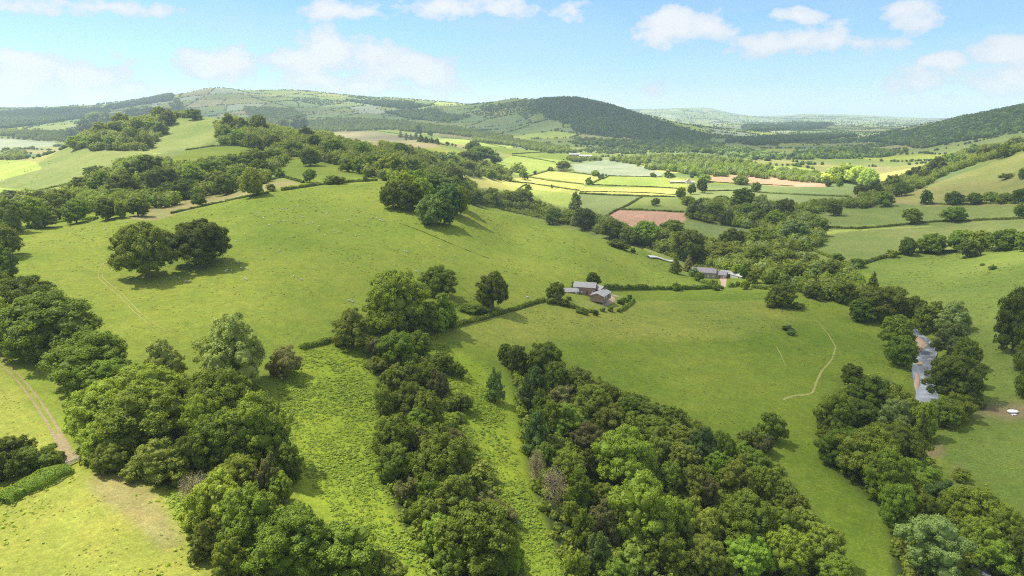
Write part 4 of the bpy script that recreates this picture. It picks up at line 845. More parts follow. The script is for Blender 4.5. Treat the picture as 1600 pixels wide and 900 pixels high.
# coarse tussocks and thistles in the grazed pastures
TS = [([(20, 372), (100, 347), (240, 345), (400, 302), (600, 284), (740, 316), (900, 360), (1000, 388), (1120, 440), (1130, 452), (960, 450), (850, 470), (700, 500), (520, 530), (420, 560), (300, 560), (150, 530), (40, 440)], .05), ([(690, 540), (850, 478), (960, 490), (1200, 455), (1300, 478), (1420, 560), (1420, 600), (1300, 640), (1290, 690), (1400, 900), (1330, 900), (1230, 730), (1080, 650), (860, 560)], .07), ([(1340, 412), (1400, 396), (1600, 390), (1600, 850), (1480, 720), (1540, 620), (1510, 500), (1380, 450)], .07), ([(0, 790), (120, 740), (330, 860), (330, 900), (-40, 900)], .4), ([(0, 580), (90, 700), (0, 690), (-40, 640)], .25)]
sp_ = np.concatenate([in_area(q_, d_, 900 + i) for i, (q_, d_) in enumerate(TS)]); sp_ = sp_[vnoise(sp_[:, 0], sp_[:, 1], 17, 91) * .6 + vnoise(sp_[:, 0], sp_[:, 1], 5, 92) * .4 > .52]; w = r.uniform(.35, .9, len(sp_)) * np.clip(sp_[:, 1] / 220, .8, 2.2); print('tussocks', len(sp_))
scatter('grass_tussocks', TB, sp_, w * .8, w * .2, r.choice([0, 0, 0, 1], len(sp_)), ['tuft', 'fern'], 7)

# ---------------------------------------------------------------- hedges: each one a clipped or overgrown bank of leaves
def hedge(px_pts, width, height, label, tone='hedge', group='field hedges', name='hedge', gaps=.06):
    L_ = world_line(px_pts, 9); seg = np.linalg.norm(np.diff(L_[:, :2], axis=0), axis=1); s = np.concatenate([[0], np.cumsum(seg)]); tot = s[-1]
    D = float(L_[:, 1].mean()); r = np.random.default_rng(int(px_pts[0][0] * 7 + px_pts[0][1])); lf = max(.16, D / 620.)
    lf = min(lf, height * .6); n = int(min(tot * (width + 2 * height) / (lf * lf) * 1.7, 26000))
    t = r.uniform(0, tot, n); x = np.interp(t, s, L_[:, 0]); y = np.interp(t, s, L_[:, 1]); j = np.clip(np.searchsorted(s, t) - 1, 0, len(seg) - 1)
    dr = (L_[j + 1, :2] - L_[j, :2]) / (seg[j][:, None] + 1e-6); nr = np.stack([-dr[:, 1], dr[:, 0]], 1)
    hv = height * (.55 + .6 * vnoise(t, t * 0, 6.0, 9) + .5 * vnoise(t, t * 0 + 3, 2.2, 10)); wv = width * (.55 + .5 * vnoise(t, t * 0 + 5, 5.0, 19) + .5 * vnoise(t, t * 0 + 1, 1.8, 20))
    a_ = r.uniform(-.15, math.pi + .15, n); off = np.cos(a_) * wv * .5; zz = np.abs(np.sin(a_)) ** .6 * hv
    x0, y0 = x.min() , y.min()
    pos = np.stack([x + nr[:, 0] * off, y + nr[:, 1] * off, ground(x, y) + zz], 1)
    nm_ = np.stack([nr[:, 0] * np.cos(a_), nr[:, 1] * np.cos(a_), np.abs(np.sin(a_)) + .1], 1); nm_ = unit(unit(nm_) + .5 * r.normal(size=(n, 3)))
    ok = vnoise(t, t * 0 + 9, 4.0, 29) > gaps
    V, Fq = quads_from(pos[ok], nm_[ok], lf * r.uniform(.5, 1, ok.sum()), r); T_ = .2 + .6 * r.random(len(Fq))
    # inner body
    m_ = max(2, int(tot / 3)); tt = np.linspace(0, tot, m_); bx, by = np.interp(tt, s, L_[:, 0]), np.interp(tt, s, L_[:, 1]); dd = np.stack([np.gradient(bx), np.gradient(by)], 1); dd /= np.linalg.norm(dd, axis=1, keepdims=True) + 1e-9
    hh = height * (.7 + .6 * vnoise(tt, tt * 0, 6.0, 9)) * .85; body = []
    for q, z_ in ((-.42, 0), (-.3, .9), (.3, .9), (.42, 0)):
        X, Y = bx - dd[:, 1] * q * width, by + dd[:, 0] * q * width; body.append(np.stack([X, Y, ground(X, Y) - .1 + hh * z_], 1))
    B_ = np.stack(body, 1).reshape(-1, 3); bi = np.arange(m_ * 4).reshape(m_, 4)
    bf = np.concatenate([np.stack([bi[:-1, k_], bi[1:, k_], bi[1:, k_ + 1], bi[:-1, k_ + 1]], 1) for k_ in range(3)])
    o0 = L_[len(L_) // 2].copy()
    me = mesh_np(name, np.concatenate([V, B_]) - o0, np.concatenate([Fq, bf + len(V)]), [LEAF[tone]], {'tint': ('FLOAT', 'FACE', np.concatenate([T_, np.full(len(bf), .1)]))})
    link(name, me, loc=tuple(o0), label=label, category='hedge', group=group)
HEDGES = [
 ([(0, 786), (50, 760), (104, 734)], 6, 1.6, 'thick bright green bracken-topped hedge running up to the farm gate from the left', 'mid'),
 ([(0, 722), (40, 724), (100, 716)], 3, 1.6, 'dark hedge bank above the gate track, under the bushes at far left', 'dark'),
 ([(20, 362), (60, 352), (110, 345), (152, 342)], 3, 1.6, 'low green hedge along the far left rim of the sheep pasture', 'mid'),
 ([(268, 334), (320, 322), (370, 311), (420, 302)], 1.8, 1.2, 'thin gappy hedge beside the tan strip at the pasture top'),
 ([(440, 298), (500, 289), (560, 284), (590, 283)], 2.2, 2.0, 'dark trimmed hedge on the pasture crest left of the round clump', 'dark'),
 ([(430, 270), (450, 279), (474, 286)], 2, 1.6, 'short hedge dropping from the lone hawthorns to the crest hedge'),
 ([(700, 512), (750, 500), (800, 485), (850, 470)], 2.6, 1.6, 'hedge bank with a pale path beside it, ending at the barn conversion', 'mid'),
 ([(655, 545), (690, 520), (720, 508), (742, 498)], 2, 1.2, 'shaded hedge bottom right of the leaning trees at pasture foot', 'dark'),
 ([(470, 546), (500, 538), (520, 532)], 2.4, 1.5, 'short dark hedge between the grey-brown bush and the olive willow', 'dark'),
 ([(945, 452), (1000, 452), (1060, 453), (1120, 451)], 2.6, 2.6, 'long straight dark hedge joining the barn conversion to the stone farm', 'dark'),
 ([(866, 472), (890, 480), (910, 485), (935, 491)], 2, 1.6, 'garden hedge along the front of the barn conversion', 'dark'),
 ([(966, 488), (980, 480), (990, 470)], 2, 1.4, 'short bushy hedge closing the right side of the barn garden', 'mid'),
 ([(1095, 442), (1108, 444), (1128, 452)], 3, 2, 'garden hedge in front of the long stone farmhouse', 'mid'),
 ([(1174, 450), (1186, 451), (1200, 452)], 3, 2, 'dark clipped hedge right of the stone farm drive', 'dark'),
 ([(965, 328), (1010, 329), (1068, 332)], 2, 1.8, 'hedge along the top of the red ploughed field'),
 ([(940, 343), (960, 331), (980, 322), (1003, 308)], 2.2, 2, 'hedge slanting up left of the red ploughed field'),
 ([(905, 303), (950, 305), (1000, 307), (1055, 308)], 2.2, 1.8, 'hedge between the yellow strip and the green fields below it'),
 ([(906, 300), (960, 300), (1020, 302), (1058, 305)], 1.5, 1, 'thin hedge dividing the two lowest yellow strips'),
 ([(925, 289), (980, 291), (1030, 293), (1062, 295)], 1.6, 1.3, 'hedge crossing the yellow fields left of the valley farm'),
 ([(950, 276), (935, 282), (922, 288)], 1.6, 1.3, 'short slanting hedge below the pale crop field'),
 ([(800, 284), (830, 287), (870, 293), (905, 298)], 1.8, 1.4, 'lower hedge between the yellow strips at valley left'),
 ([(826, 277), (860, 283), (912, 288)], 1.8, 1.4, 'middle hedge between the yellow strips at valley left'),
 ([(856, 267), (880, 268), (905, 271), (942, 276)], 1.8, 1.4, 'upper hedge above the yellow strips at valley left'),
 ([(820, 277), (840, 272), (857, 267)], 1.8, 1.4, 'small hedge rising to the bushes beside the yellow strips'),
 ([(805, 300), (815, 292), (823, 288)], 1.8, 1.4, 'stub of hedge at the left end of the yellow strips'),
 ([(950, 275), (990, 276), (1035, 277)], 1.8, 1.2, 'hedge under the pale crop field'),
 ([(1000, 258), (1040, 262), (1090, 266)], 2, 1.5, 'hedge beyond the pale crop field, in front of the valley wood'),
 ([(800, 241), (830, 239), (858, 238)], 2.4, 2, 'hedge on the slope left of the distant farm', 'dark'),
 ([(800, 243), (830, 247), (868, 254)], 2.4, 1.8, 'curving hedge below the slope left of the distant farm', 'dark'),
 ([(1105, 284), (1150, 287), (1200, 289), (1240, 291)], 1.6, 1.2, 'hedge along the bottom of the long peach ploughed strip'),
 ([(1104, 299), (1150, 298), (1200, 302), (1260, 305), (1330, 308)], 2, 1.6, 'hedge across the emerald fields right of the dark oaks'),
 ([(1290, 356), (1340, 358), (1400, 353), (1460, 347), (1520, 345), (1600, 342)], 2.4, 1.8, 'long hedge under the two lone oaks on the right slope', 'dark'),
 ([(1440, 318), (1480, 320), (1530, 319), (1600, 318)], 2.2, 1.6, 'hedge below the row of five oaks at far right', 'dark'),
 ([(1340, 415), (1370, 406), (1400, 398), (1430, 394)], 3, 2.2, 'overgrown hedge dropping left from the oak row on the right slope', 'dark'),
 ([(1430, 396), (1480, 394), (1540, 393), (1600, 390)], 2.4, 1.8, 'hedge at the foot of the oak row on the right slope', 'dark'),
 ([(1268, 390), (1290, 400), (1320, 410)], 2.6, 1.8, 'hedge slanting down to the yellow tipper truck', 'dark'),
 ([(1205, 340), (1240, 338), (1285, 331)], 2.4, 1.8, 'scrubby hedge at the upper left of the right slope fields', 'mid'),
 ([(690, 203), (730, 209), (760, 214), (800, 221)], 3, 2, 'hedge below the pale field beyond the ridge'),
 ([(570, 203), (600, 206), (650, 214), (692, 226)], 2.6, 1.6, 'hedge along the top edge of the brown ridge field'),
 ([(622, 212), (660, 219), (700, 228)], 2.4, 1.5, 'hedge running under the little conifer row'),
 ([(690, 215), (730, 218), (790, 231)], 2.6, 1.6, 'hedge crossing the pale slope right of the brown ridge field'),
 ([(920, 232), (900, 236), (940, 231), (960, 229)], 3, 2, 'distant hedge behind the white-roofed farm'),
 ([(960, 240), (985, 234), (1000, 230)], 3, 2, 'distant hedge rising towards the plantation hill'),
 ([(290, 235), (330, 229), (380, 227), (412, 229)], 2, 1.5, 'hedge along the top of the smooth hill field below the knoll'),
 ([(0, 306), (60, 298), (120, 285)], 2, 1.5, 'hedge low on the rough slope at far left'),
]
for hd in HEDGES: hedge(hd[0], hd[1], hd[2], hd[3], hd[4] if len(hd) > 4 else 'hedge', gaps=.2 if hd[1] > 5 else .06)
hedge([(625, 349), (660, 362), (700, 379), (740, 395), (764, 404)], .5, .25, 'dark rushy ditch line running down the pasture from the crest clump', 'dark', 'drainage ditch', 'rush_bank', .45)
bpy.data.objects['rush_bank']['category'] = 'ditch'
# ---------------------------------------------------------------- river, gravel, tracks
def simple(name, c, rough=.85, spec=.2, var=.0, scale=2.0, metal=0):
    m_, nt, b = mat(name, rough, spec)
    if var:
        v = ramp(nt, noise(nt, scale, 5, .65, objco(nt)), [(.3, 1 - var), (.7, 1 + var)])
        nt.links.new(mixc(nt, 1.0, c, v, 'MULTIPLY'), b.inputs['Base Color'])
    else: b.inputs['Base Color'].default_value = (*c, 1)
    b.inputs['Metallic'].default_value = metal
    return m_
def ribbon(name, line, width, m_, lift=.10, z=None, kind='structure', jag=.25, step=1.2):
    L_ = np.array(line)[:, :2]; seg = np.linalg.norm(np.diff(L_, axis=0), axis=1); s = np.concatenate([[0], np.cumsum(seg)])
    n = max(3, int(s[-1] / step)); t = np.linspace(0, s[-1], n); x, y = np.interp(t, s, L_[:, 0]), np.interp(t, s, L_[:, 1])
    k_ = np.array([1, 4, 6, 4, 1]) / 16.; pad = lambda a_: np.convolve(np.pad(a_, 2, 'edge'), k_, 'valid')
    x, y = pad(x), pad(y); d = np.stack([np.gradient(x), np.gradient(y)], 1); d /= np.linalg.norm(d, axis=1, keepdims=True) + 1e-9
    wv = (width if np.isscalar(width) else np.interp(t / s[-1], np.linspace(0, 1, len(width)), width)) * (1 - jag / 2 + jag * vnoise(t, t * 0, 3.0, 4))
    cols = []
    for q in (-.5, -.25, 0, .25, .5):
        X, Y = x - d[:, 1] * q * wv, y + d[:, 0] * q * wv; cols.append(np.stack([X, Y, (ground(X, Y) + lift) if z is None else X * 0 + z], 1))
    V = np.stack(cols, 1).reshape(-1, 3); i = np.arange(n * 5).reshape(n, 5)
    Fq = np.concatenate([np.stack([i[:-1, k2], i[1:, k2], i[1:, k2 + 1], i[:-1, k2 + 1]], 1)[:, ::-1] for k2 in range(4)])
    return link(name, mesh_np(name, V, Fq, [m_], smooth=True), kind=kind)
def mat_water():
    m_, nt, b = mat('river_water', .12, .5)
    co = objco(nt); mp = nt.nodes.new('ShaderNodeMapping'); mp.inputs['Scale'].default_value = (1, .35, 1); nt.links.new(co, mp.inputs[0])
    a = noise(nt, 2.6, 6, .75, mp.outputs[0]); big = noise(nt, .16, 3, .5, co)
    f = ramp(nt, M_(nt, 'ADD', M_(nt, 'MULTIPLY', a, .6), M_(nt, 'MULTIPLY', big, .6)), [(.60, 0.0), (.78, 1.0)])
    nt.links.new(mixc(nt, f, (.16, .18, .21), (.62, .64, .66)), b.inputs['Base Color'])
    nt.links.new(M_(nt, 'ADD', .08, M_(nt, 'MULTIPLY', f, .4)), b.inputs['Roughness'])
    b.inputs['Specular IOR Level'].default_value = .9; b.inputs['IOR'].default_value = 1.45
    bp = N(nt, 'ShaderNodeBump', Strength=.25, Distance=.15); nt.links.new(a, bp.inputs['Height']); nt.links.new(bp.outputs[0], b.inputs['Normal'])
    return m_
ribbon('river_water', river_line, [8, 8, 8, 9, 9, 6, 4, 4, 4], mat_water(), z=WATER_Z + .35, jag=.1, step=2)
gravel = simple('gravel', (.36, .26, .18), .95, .1, .35, 3.0)
def on_plane(px, py, z_):
    u, dy, dz = pxdir(px, py); k_ = (z_ - CZ) / dz; return np.array([u * k_, dy * k_, z_])
def patch(name, px_poly, m_, z_, rise=.35):
    c = np.array([on_plane(x, y, z_) for x, y in px_poly]); ce = c.mean(0); vs = [c - [0, 0, .5]]
    for k_, h in ((.8, rise * .6), (.45, rise)): vs.append(ce + (c - ce) * k_ + [0, 0, h])
    n = len(c); V = np.concatenate(vs + [[ce + [0, 0, rise * 1.05]]]); Fq = [(a * n + j, a * n + (j + 1) % n, (a + 1) * n + (j + 1) % n, (a + 1) * n + j) for a in range(2) for j in range(n)]
    T3 = [(2 * n + j, 2 * n + (j + 1) % n, 3 * n) for j in range(n)]
    link(name, mesh_np(name, V, [np.array(Fq), np.array(T3)], [m_], smooth=True), kind='structure')
patch('gravel_bank', [(1416, 521), (1424, 521), (1434, 523), (1444, 530), (1451, 539), (1446, 545), (1438, 551), (1430, 556), (1427, 552), (1434, 545), (1434, 536), (1427, 528)], gravel, WATER_Z + .4, .5)
patch('gravel_bank', [(1430, 580), (1436, 582), (1438, 592), (1438, 603), (1434, 611), (1430, 608), (1428, 596)], gravel, WATER_Z + .4, .3)
patch('gravel_bank', [(1432, 565), (1440, 564), (1444, 567), (1440, 572), (1433, 571)], gravel, WATER_Z + .4, .2)
patch('gravel_bank', [(1436, 627), (1442, 631), (1450, 634), (1448, 638), (1440, 634)], gravel, WATER_Z + .4, .2)
dirt = simple('dry_earth', (.22, .18, .095), .95, .05, .35, 1.5); palegrass = simple('worn_grass', (.26, .25, .08), .95, .05, .35, 1.2); pinkearth = simple('yard_earth', (.38, .28, .21), .95, .05, .25, .8)
def offset_px(pts_w, off):
    L_ = np.array(pts_w); d = np.stack([np.gradient(L_[:, 0]), np.gradient(L_[:, 1])], 1); d /= np.linalg.norm(d, axis=1, keepdims=True) + 1e-9
    L_ = L_.copy(); L_[:, 0] -= d[:, 1] * off; L_[:, 1] += d[:, 0] * off; return L_
tr1 = world_line([(-20, 535), (0, 563), (30, 592), (58, 628), (80, 662), (96, 692), (108, 712), (116, 722)], 8)
ribbon('gravel_bank', [], 1, dirt) if False else None
for off in (-.8, .8): ribbon('farm_track', offset_px(tr1, off), [.5, .45, .5, .7, .9, 1.3], dirt, .07, jag=.5)
ribbon('farm_track', tr1[-6:], [1.2, 2.4, 3.4], dirt, .05)
tr2 = world_line([(170, 405), (158, 422), (157, 434), (170, 446), (190, 462), (214, 488), (240, 508), (275, 530)], 8)
for off in (-.9, .9): ribbon('worn_path', offset_px(tr2, off), [.15, .5, .4, .15], palegrass, .06, jag=.7)
ribbon('footpath', world_line([(1272, 496), (1282, 508), (1294, 522), (1306, 543), (1300, 562), (1284, 580), (1276, 596), (1270, 614), (1258, 617), (1238, 619), (1222, 625)], 6), [.3, .7, .8, 1, 1, 1.6], palegrass, .07, jag=.5)
ribbon('footpath', world_line([(1213, 541), (1221, 556), (1230, 578)], 6), [.6, .2], palegrass, .07, jag=.5)
ribbon('hedge_path', world_line([(704, 513), (750, 503), (800, 489), (852, 474)], 6), .8, palegrass, .07, jag=.6)
ribbon('farm_drive', world_line([(938, 452), (948, 458), (955, 464), (950, 472), (938, 477)], 4), [2, 4, 6, 5, 3], pinkearth, .07)
ribbon('farm_drive', world_line([(955, 461), (968, 464)], 4), [3, 2], pinkearth, .09)
ribbon('farm_drive', world_line([(1129, 434), (1131, 441), (1130, 448), (1122, 454)], 3), [6, 4, 3.5, 2.5], pinkearth, .07)
ribbon('worn_path', world_line([(1130, 457), (1140, 458), (1148, 460)], 4), [.8, 1.4, .6], palegrass, .08)
ribbon('earth_bank', world_line([(300, 628), (303, 632)], 2), 1.5, dirt, .08)

# ---------------------------------------------------------------- farm gate
def boxm(c, s, yaw=0, pitch=0):
    x, y, z_ = [v / 2 for v in s]; V = np.array([(a, b, d) for a in (-x, x) for b in (-y, y) for d in (-z_, z_)], float)
    if pitch: cp_, sp_ = math.cos(pitch), math.sin(pitch); V = V @ np.array([[cp_, 0, sp_], [0, 1, 0], [-sp_, 0, cp_]])
    cy_, sy_ = math.cos(yaw), math.sin(yaw); V = V @ np.array([[cy_, sy_, 0], [-sy_, cy_, 0], [0, 0, 1]]) + c
    return V, np.array([(0, 1, 3, 2), (4, 6, 7, 5), (0, 4, 5, 1), (2, 3, 7, 6), (0, 2, 6, 4), (1, 5, 7, 3)])
def join(parts):
    vs, fs, o = [], [], 0
    for V, Fq in parts: vs.append(np.array(V)); fs.append(np.array(Fq) + o); o += len(V)
    return np.concatenate(vs), np.concatenate(fs)
def part(name, parts, m_, parent, smooth=False, **props):
    V, Fq = join(parts); return link(name, mesh_np(name, V, Fq, [m_], smooth=smooth), parent, **props)
def thing(name, loc, yaw, label, cat, group=None):
    o = bpy.data.objects.new(name, None); col.objects.link(o); o.location = loc; o.rotation_euler = (0, 0, yaw); o['label'] = label; o['category'] = cat
    if group: o['group'] = group
    return o
wood = simple('weathered_timber', (.60, .53, .45), .8, .2, .2, 6)
ga_, gb_ = hit(104, 729), hit(130, 717); gl_ = float(np.linalg.norm((gb_ - ga_)[:2])); gy_ = math.atan2(gb_[1] - ga_[1], gb_[0] - ga_[0])
gate = thing('field_gate', tuple(ga_), gy_, 'weathered wooden five-bar field gate closing the end of the dirt track', 'gate')
for x in (0, gl_): part('gate_post', [boxm((x, 0, .55), (.22, .22, 1.5))], wood, gate)
for k_ in range(5): part('rail', [boxm((gl_ / 2, 0, .25 + k_ * .22), (gl_ - .3, .09, .15))], wood, gate)
part('brace', [boxm((gl_ / 2, .06, .68), (gl_ * .96, .05, .10), 0, -math.atan2(.85, gl_))], wood, gate)

# ---------------------------------------------------------------- buildings
def slate(name, c, c2):
    m_, nt, b = mat(name, .6, .3); co = objco(nt)
    br = nt.nodes.new('ShaderNodeTexBrick'); br.inputs['Scale'].default_value = 1.4; br.inputs['Mortar Size'].default_value = .02
    br.inputs['Color1'].default_value = (*c, 1); br.inputs['Color2'].default_value = (*c2, 1); br.inputs['Mortar'].default_value = (c[0] * .5, c[1] * .5, c[2] * .5, 1); nt.links.new(co, br.inputs['Vector'])
    nt.links.new(mixc(nt, ramp(nt, noise(nt, .8, 5, .6, co), [(.35, .0), (.7, .6)]), br.outputs[0], c2), b.inputs['Base Color']); return m_
slate_m = slate('grey_slate', (.27, .26, .25), (.37, .36, .34)); slate_d = slate('purple_slate', (.17, .15, .17), (.26, .23, .25)); tin = slate('pale_sheet_roof', (.36, .36, .36), (.46, .46, .45))
brick_m = simple('red_brick', (.30, .20, .15), .9, .1, .3, 4); stone_m = simple('grey_stone', (.30, .26, .22), .9, .1, .35, 3); render_m = simple('white_render', (.58, .55, .49), .85, .2, .08, 2)
glass_m = simple('window_glass', (.03, .035, .04), .08, .6); frame_m = simple('white_paint', (.7, .7, .68), .6, .3); door_m = simple('dark_door', (.06, .07, .06), .6, .3); green_m = simple('pale_green_sheet', (.50, .62, .40), .6, .3, .1, 1); redroof = simple('pink_clay_tiles', (.55, .38, .32), .8, .2, .2, 2)
def rng_building(parent, cx, cy, L_, W_, yaw, wh, rh, wall, roof, nwin=4, chim=0, doors=1, base=-1.5):
    """one range: gabled walls and a pitched roof with eaves; windows as separate parts"""
    cy_, sy_ = math.cos(yaw), math.sin(yaw)
    def tf(p): p = np.array(p, float); return np.stack([p[:, 0] * cy_ - p[:, 1] * sy_ + cx, p[:, 0] * sy_ + p[:, 1] * cy_ + cy, p[:, 2]], 1)
    l, w = L_ / 2, W_ / 2
    V = [(-l, -w, base), (l, -w, base), (l, w, base), (-l, w, base), (-l, -w, wh), (l, -w, wh), (l, w, wh), (-l, w, wh), (-l, 0, wh + rh), (l, 0, wh + rh)]
    wl = link('wall', mesh_np('wall', tf(V), [np.array([(0, 1, 5, 4), (2, 3, 7, 6)]), np.array([(1, 2, 6, 9, 5), (3, 0, 4, 8, 7)])], [wall]), parent)
    e = .35; t = .14; sl = rh / w; V = []
    for z_ in (.05, .05 + t):
        V += [(-l - e, -w - e, wh - e * sl + z_), (l + e, -w - e, wh - e * sl + z_), (l + e, 0, wh + rh + z_), (-l - e, 0, wh + rh + z_), (l + e, w + e, wh - e * sl + z_), (-l - e, w + e, wh - e * sl + z_)]
    Fq = [(6, 7, 8, 9), (9, 8, 10, 11), (1, 0, 3, 2), (2, 3, 5, 4), (0, 1, 7, 6), (4, 5, 11, 10), (1, 2, 8, 7), (2, 4, 10, 8), (3, 0, 6, 9), (5, 3, 9, 11)]
    rf = link('roof', mesh_np('roof', tf(V), np.array(Fq), [roof]), parent)
    for k_ in range(chim):
        x = (-l * .85, l * .85)[k_ % 2]; v, f = boxm((x, 0, wh + rh + .5), (.7, .6, 1.6)); link('chimney', mesh_np('chimney', tf(v), f, [brick_m]), rf)
    for sd in (-1, 1):
        for k_ in range(nwin):
            x = -l + L_ * (k_ + .5) / nwin; isd = doors and k_ == nwin // 2
            hh = 2.0 if isd else 1.1; zc_ = 1.0 if isd else min(1.5, wh - .8)
            v, f = boxm((x, sd * (w + .02), zc_), (1.0, .12, hh)); g_ = link('door' if isd else 'window', mesh_np('win', tf(v), f, [door_m if isd else frame_m]), wl)
            if not isd: v, f = boxm((x, sd * (w + .05), zc_), (.8, .1, .9)); g2 = link('window', mesh_np('pane', tf(v), f, [glass_m]), wl) if False else None
    return wl, rf
def windows(parent, cx, cy, yaw, L_, W_, zc_, n, sides=(-1, 1)): pass
b0 = hit(918, 464); b0 = b0 + np.array([0, 0, .9]); barn = thing('converted_barn', tuple(b0), 0, 'L-shaped brick barn conversion with grey slate roofs beside the round tree, in mid field', 'house')
rng_building(barn, -1, 6, 13.5, 6.5, R(-14), 4.6, 2.4, brick_m, slate_m, 4)
rng_building(barn, -11, 3, 10.5, 5.5, R(12), 2.3, 1.6, stone_m, slate_m, 3)
rng_building(barn, 7.6, -3.5, 13, 8.6, R(62), 2.2, 1.5, brick_m, slate_m, 4)
rng_building(barn, 8.2, 4.6, 7, 5.4, R(-60), 3.4, 1.8, brick_m, slate_m, 2)
b1 = hit(1124, 436); farm = thing('stone_farmhouse', tuple(b1), 0, 'long stone farmhouse with purple slate roof above the pink drive, edge of the valley wood', 'house')
rng_building(farm, -10, 9, 19, 7, R(-22), 4.2, 3.0, stone_m, slate_d, 5, chim=2)
rng_building(farm, 2, 5, 10, 6.5, R(-26), 3.0, 2.2, stone_m, slate_d, 3, chim=1)
bx_ = hit(1112, 431); wing = thing('farm_outbuilding', tuple(bx_), 0, 'low stone outbuilding with purple roof between the long farmhouse and its pink drive', 'outbuilding')
rng_building(wing, 2, 0, 9, 4.5, R(-24), 2.2, 1.6, stone_m, slate_d, 2)
b2 = hit(1140, 434); fb = thing('stone_barn', tuple(b2), 0, 'stone barn with angled grey roof right of the farmhouse drive', 'barn')
rng_building(fb, -1, 5, 9, 5.5, R(-20), 2.8, 2.0, stone_m, slate_m, 2)
rng_building(fb, 7, -2, 12, 8, R(-62), 2.8, 2.2, render_m, tin, 2)
b4 = hit(1240, 410); cot = thing('stone_cottage', tuple(b4), 0, 'grey stone cottage half hidden among valley trees, right of the farmhouse', 'cottage')
rng_building(cot, 0, 3, 12, 6, R(-15), 4.6, 3.0, stone_m, slate_m, 3, chim=2)
b5 = hit(1289, 421); sh = thing('field_shed', tuple(b5), 0, 'low shed with pale green sheet roof left of the yellow tipper truck', 'shed')
rng_building(sh, 0, 0, 10, 5, R(-12), 2.4, 1.4, stone_m, green_m, 2)
b6 = hit(1076, 287); vh = thing('white_farmhouse', tuple(b6), 0, 'white gabled farmhouse among yellow fields on the valley floor', 'house')
rng_building(vh, 0, 4, 9, 7, R(80), 5, 4.0, render_m, redroof, 2, chim=1); rng_building(vh, 6, 2, 9, 6, R(-10), 2.8, 2, render_m, tin, 2)
b7 = hit(1058, 286); lb = thing('low_shed', tuple(b7), 0, 'long low pink-roofed shed left of the white farmhouse', 'shed')
rng_building(lb, 0, 0, 26, 8, R(-4), 2.6, 1.8, brick_m, redroof, 4)
b8 = hit(898, 245); gb = thing('grey_barn', tuple(b8), 0, 'long grey-roofed barn on the distant farm beyond the pale crop', 'barn')
rng_building(gb, 0, 6, 30, 14, R(-3), 6, 3.5, stone_m, slate_m, 3)
for i, (x, lab) in enumerate(((910, 'left white-roofed open shed of the distant farm'), (920, 'right white-roofed open shed of the distant farm'))):
    b9 = hit(x, 246); ws = thing('cattle_shed', tuple(b9), 0, lab, 'shed', 'white-roofed sheds of the distant farm'); rng_building(ws, 0, 2, 15, 12, R(-4), 4, 2.4, door_m, simple('white_sheet_roof', (.75, .75, .73), .5, .3), 2)
b10 = hit(902, 249); fh = thing('pale_farmhouse', tuple(b10), 0, 'small pale farmhouse in front of the grey barn on the distant farm', 'house'); rng_building(fh, 0, 0, 10, 7, R(-3), 4.5, 2.6, render_m, slate_d, 3, chim=1)
# polytunnel
p0, p1 = hit(1012, 402), hit(1050, 409); pl_ = float(np.linalg.norm((p1 - p0)[:2])); tn = thing('polytunnel', tuple(p0), math.atan2(p1[1] - p0[1], p1[0] - p0[0]), 'long low white polytunnel on the slope left of the dark conifers', 'polytunnel')
film = simple('white_plastic_film', (.74, .73, .68), .7, .15, .12, .4)
V = []; nn = 14
for i in range(nn + 1):
    for j in range(9): a_ = math.pi * j / 8; V.append((pl_ * i / nn, math.cos(a_) * 2.0, math.sin(a_) * (1.5 + .1 * (i % 2)) + float(ground(*(p0 + (p1 - p0) * i / nn)[:2])) - p0[2] - .1))
link('cover', mesh_np('cover', V, np.array([(i * 9 + j, i * 9 + j + 1, (i + 1) * 9 + j + 1, (i + 1) * 9 + j) for i in range(nn) for j in range(8)]), [film], smooth=True), tn)
part('end_frame', [boxm((0, 0, .8), (.1, 3.4, .1)), boxm((0, -1.4, .4), (.1, .1, 1.2)), boxm((0, 1.4, .4), (.1, .1, 1.2))], wood, tn)
# yellow tipper truck
yel = simple('yellow_paint', (.80, .52, .12), .45, .4, .06, 2); tyre = simple('tyre', (.02, .02, .02), .9, .2); b11 = hit(1311, 418)
tk = thing('tipper_truck', tuple(b11), R(8), 'yellow tipper truck parked by the hedge above the valley wood', 'truck')
part('load_body', [boxm((.9, 0, 2.0), (4.6, 2.4, 1.6))], yel, tk); cb = part('cab', [boxm((-2.6, 0, 1.7), (1.8, 2.3, 2.2))], yel, tk); part('windscreen', [boxm((-3.52, 0, 2.2), (.06, 1.9, .8))], glass_m, cb); part('chassis', [boxm((0, 0, .8), (7, 1.2, .35))], door_m, tk)
for x in (-2.5, 1, 2.4):
    for s in (-1, 1):
        t_ = np.linspace(0, 2 * math.pi, 14, endpoint=False); V = [(x + .5 * math.cos(a_), s * q, .5 + .5 * math.sin(a_)) for q in (.85, 1.2) for a_ in t_]
        link('wheel', mesh_np('wheel', V, [np.array([(i, (i + 1) % 14, 14 + (i + 1) % 14, 14 + i) for i in range(14)]), np.array([list(range(14))]), np.array([list(range(27, 13, -1))])], [tyre]), tk)
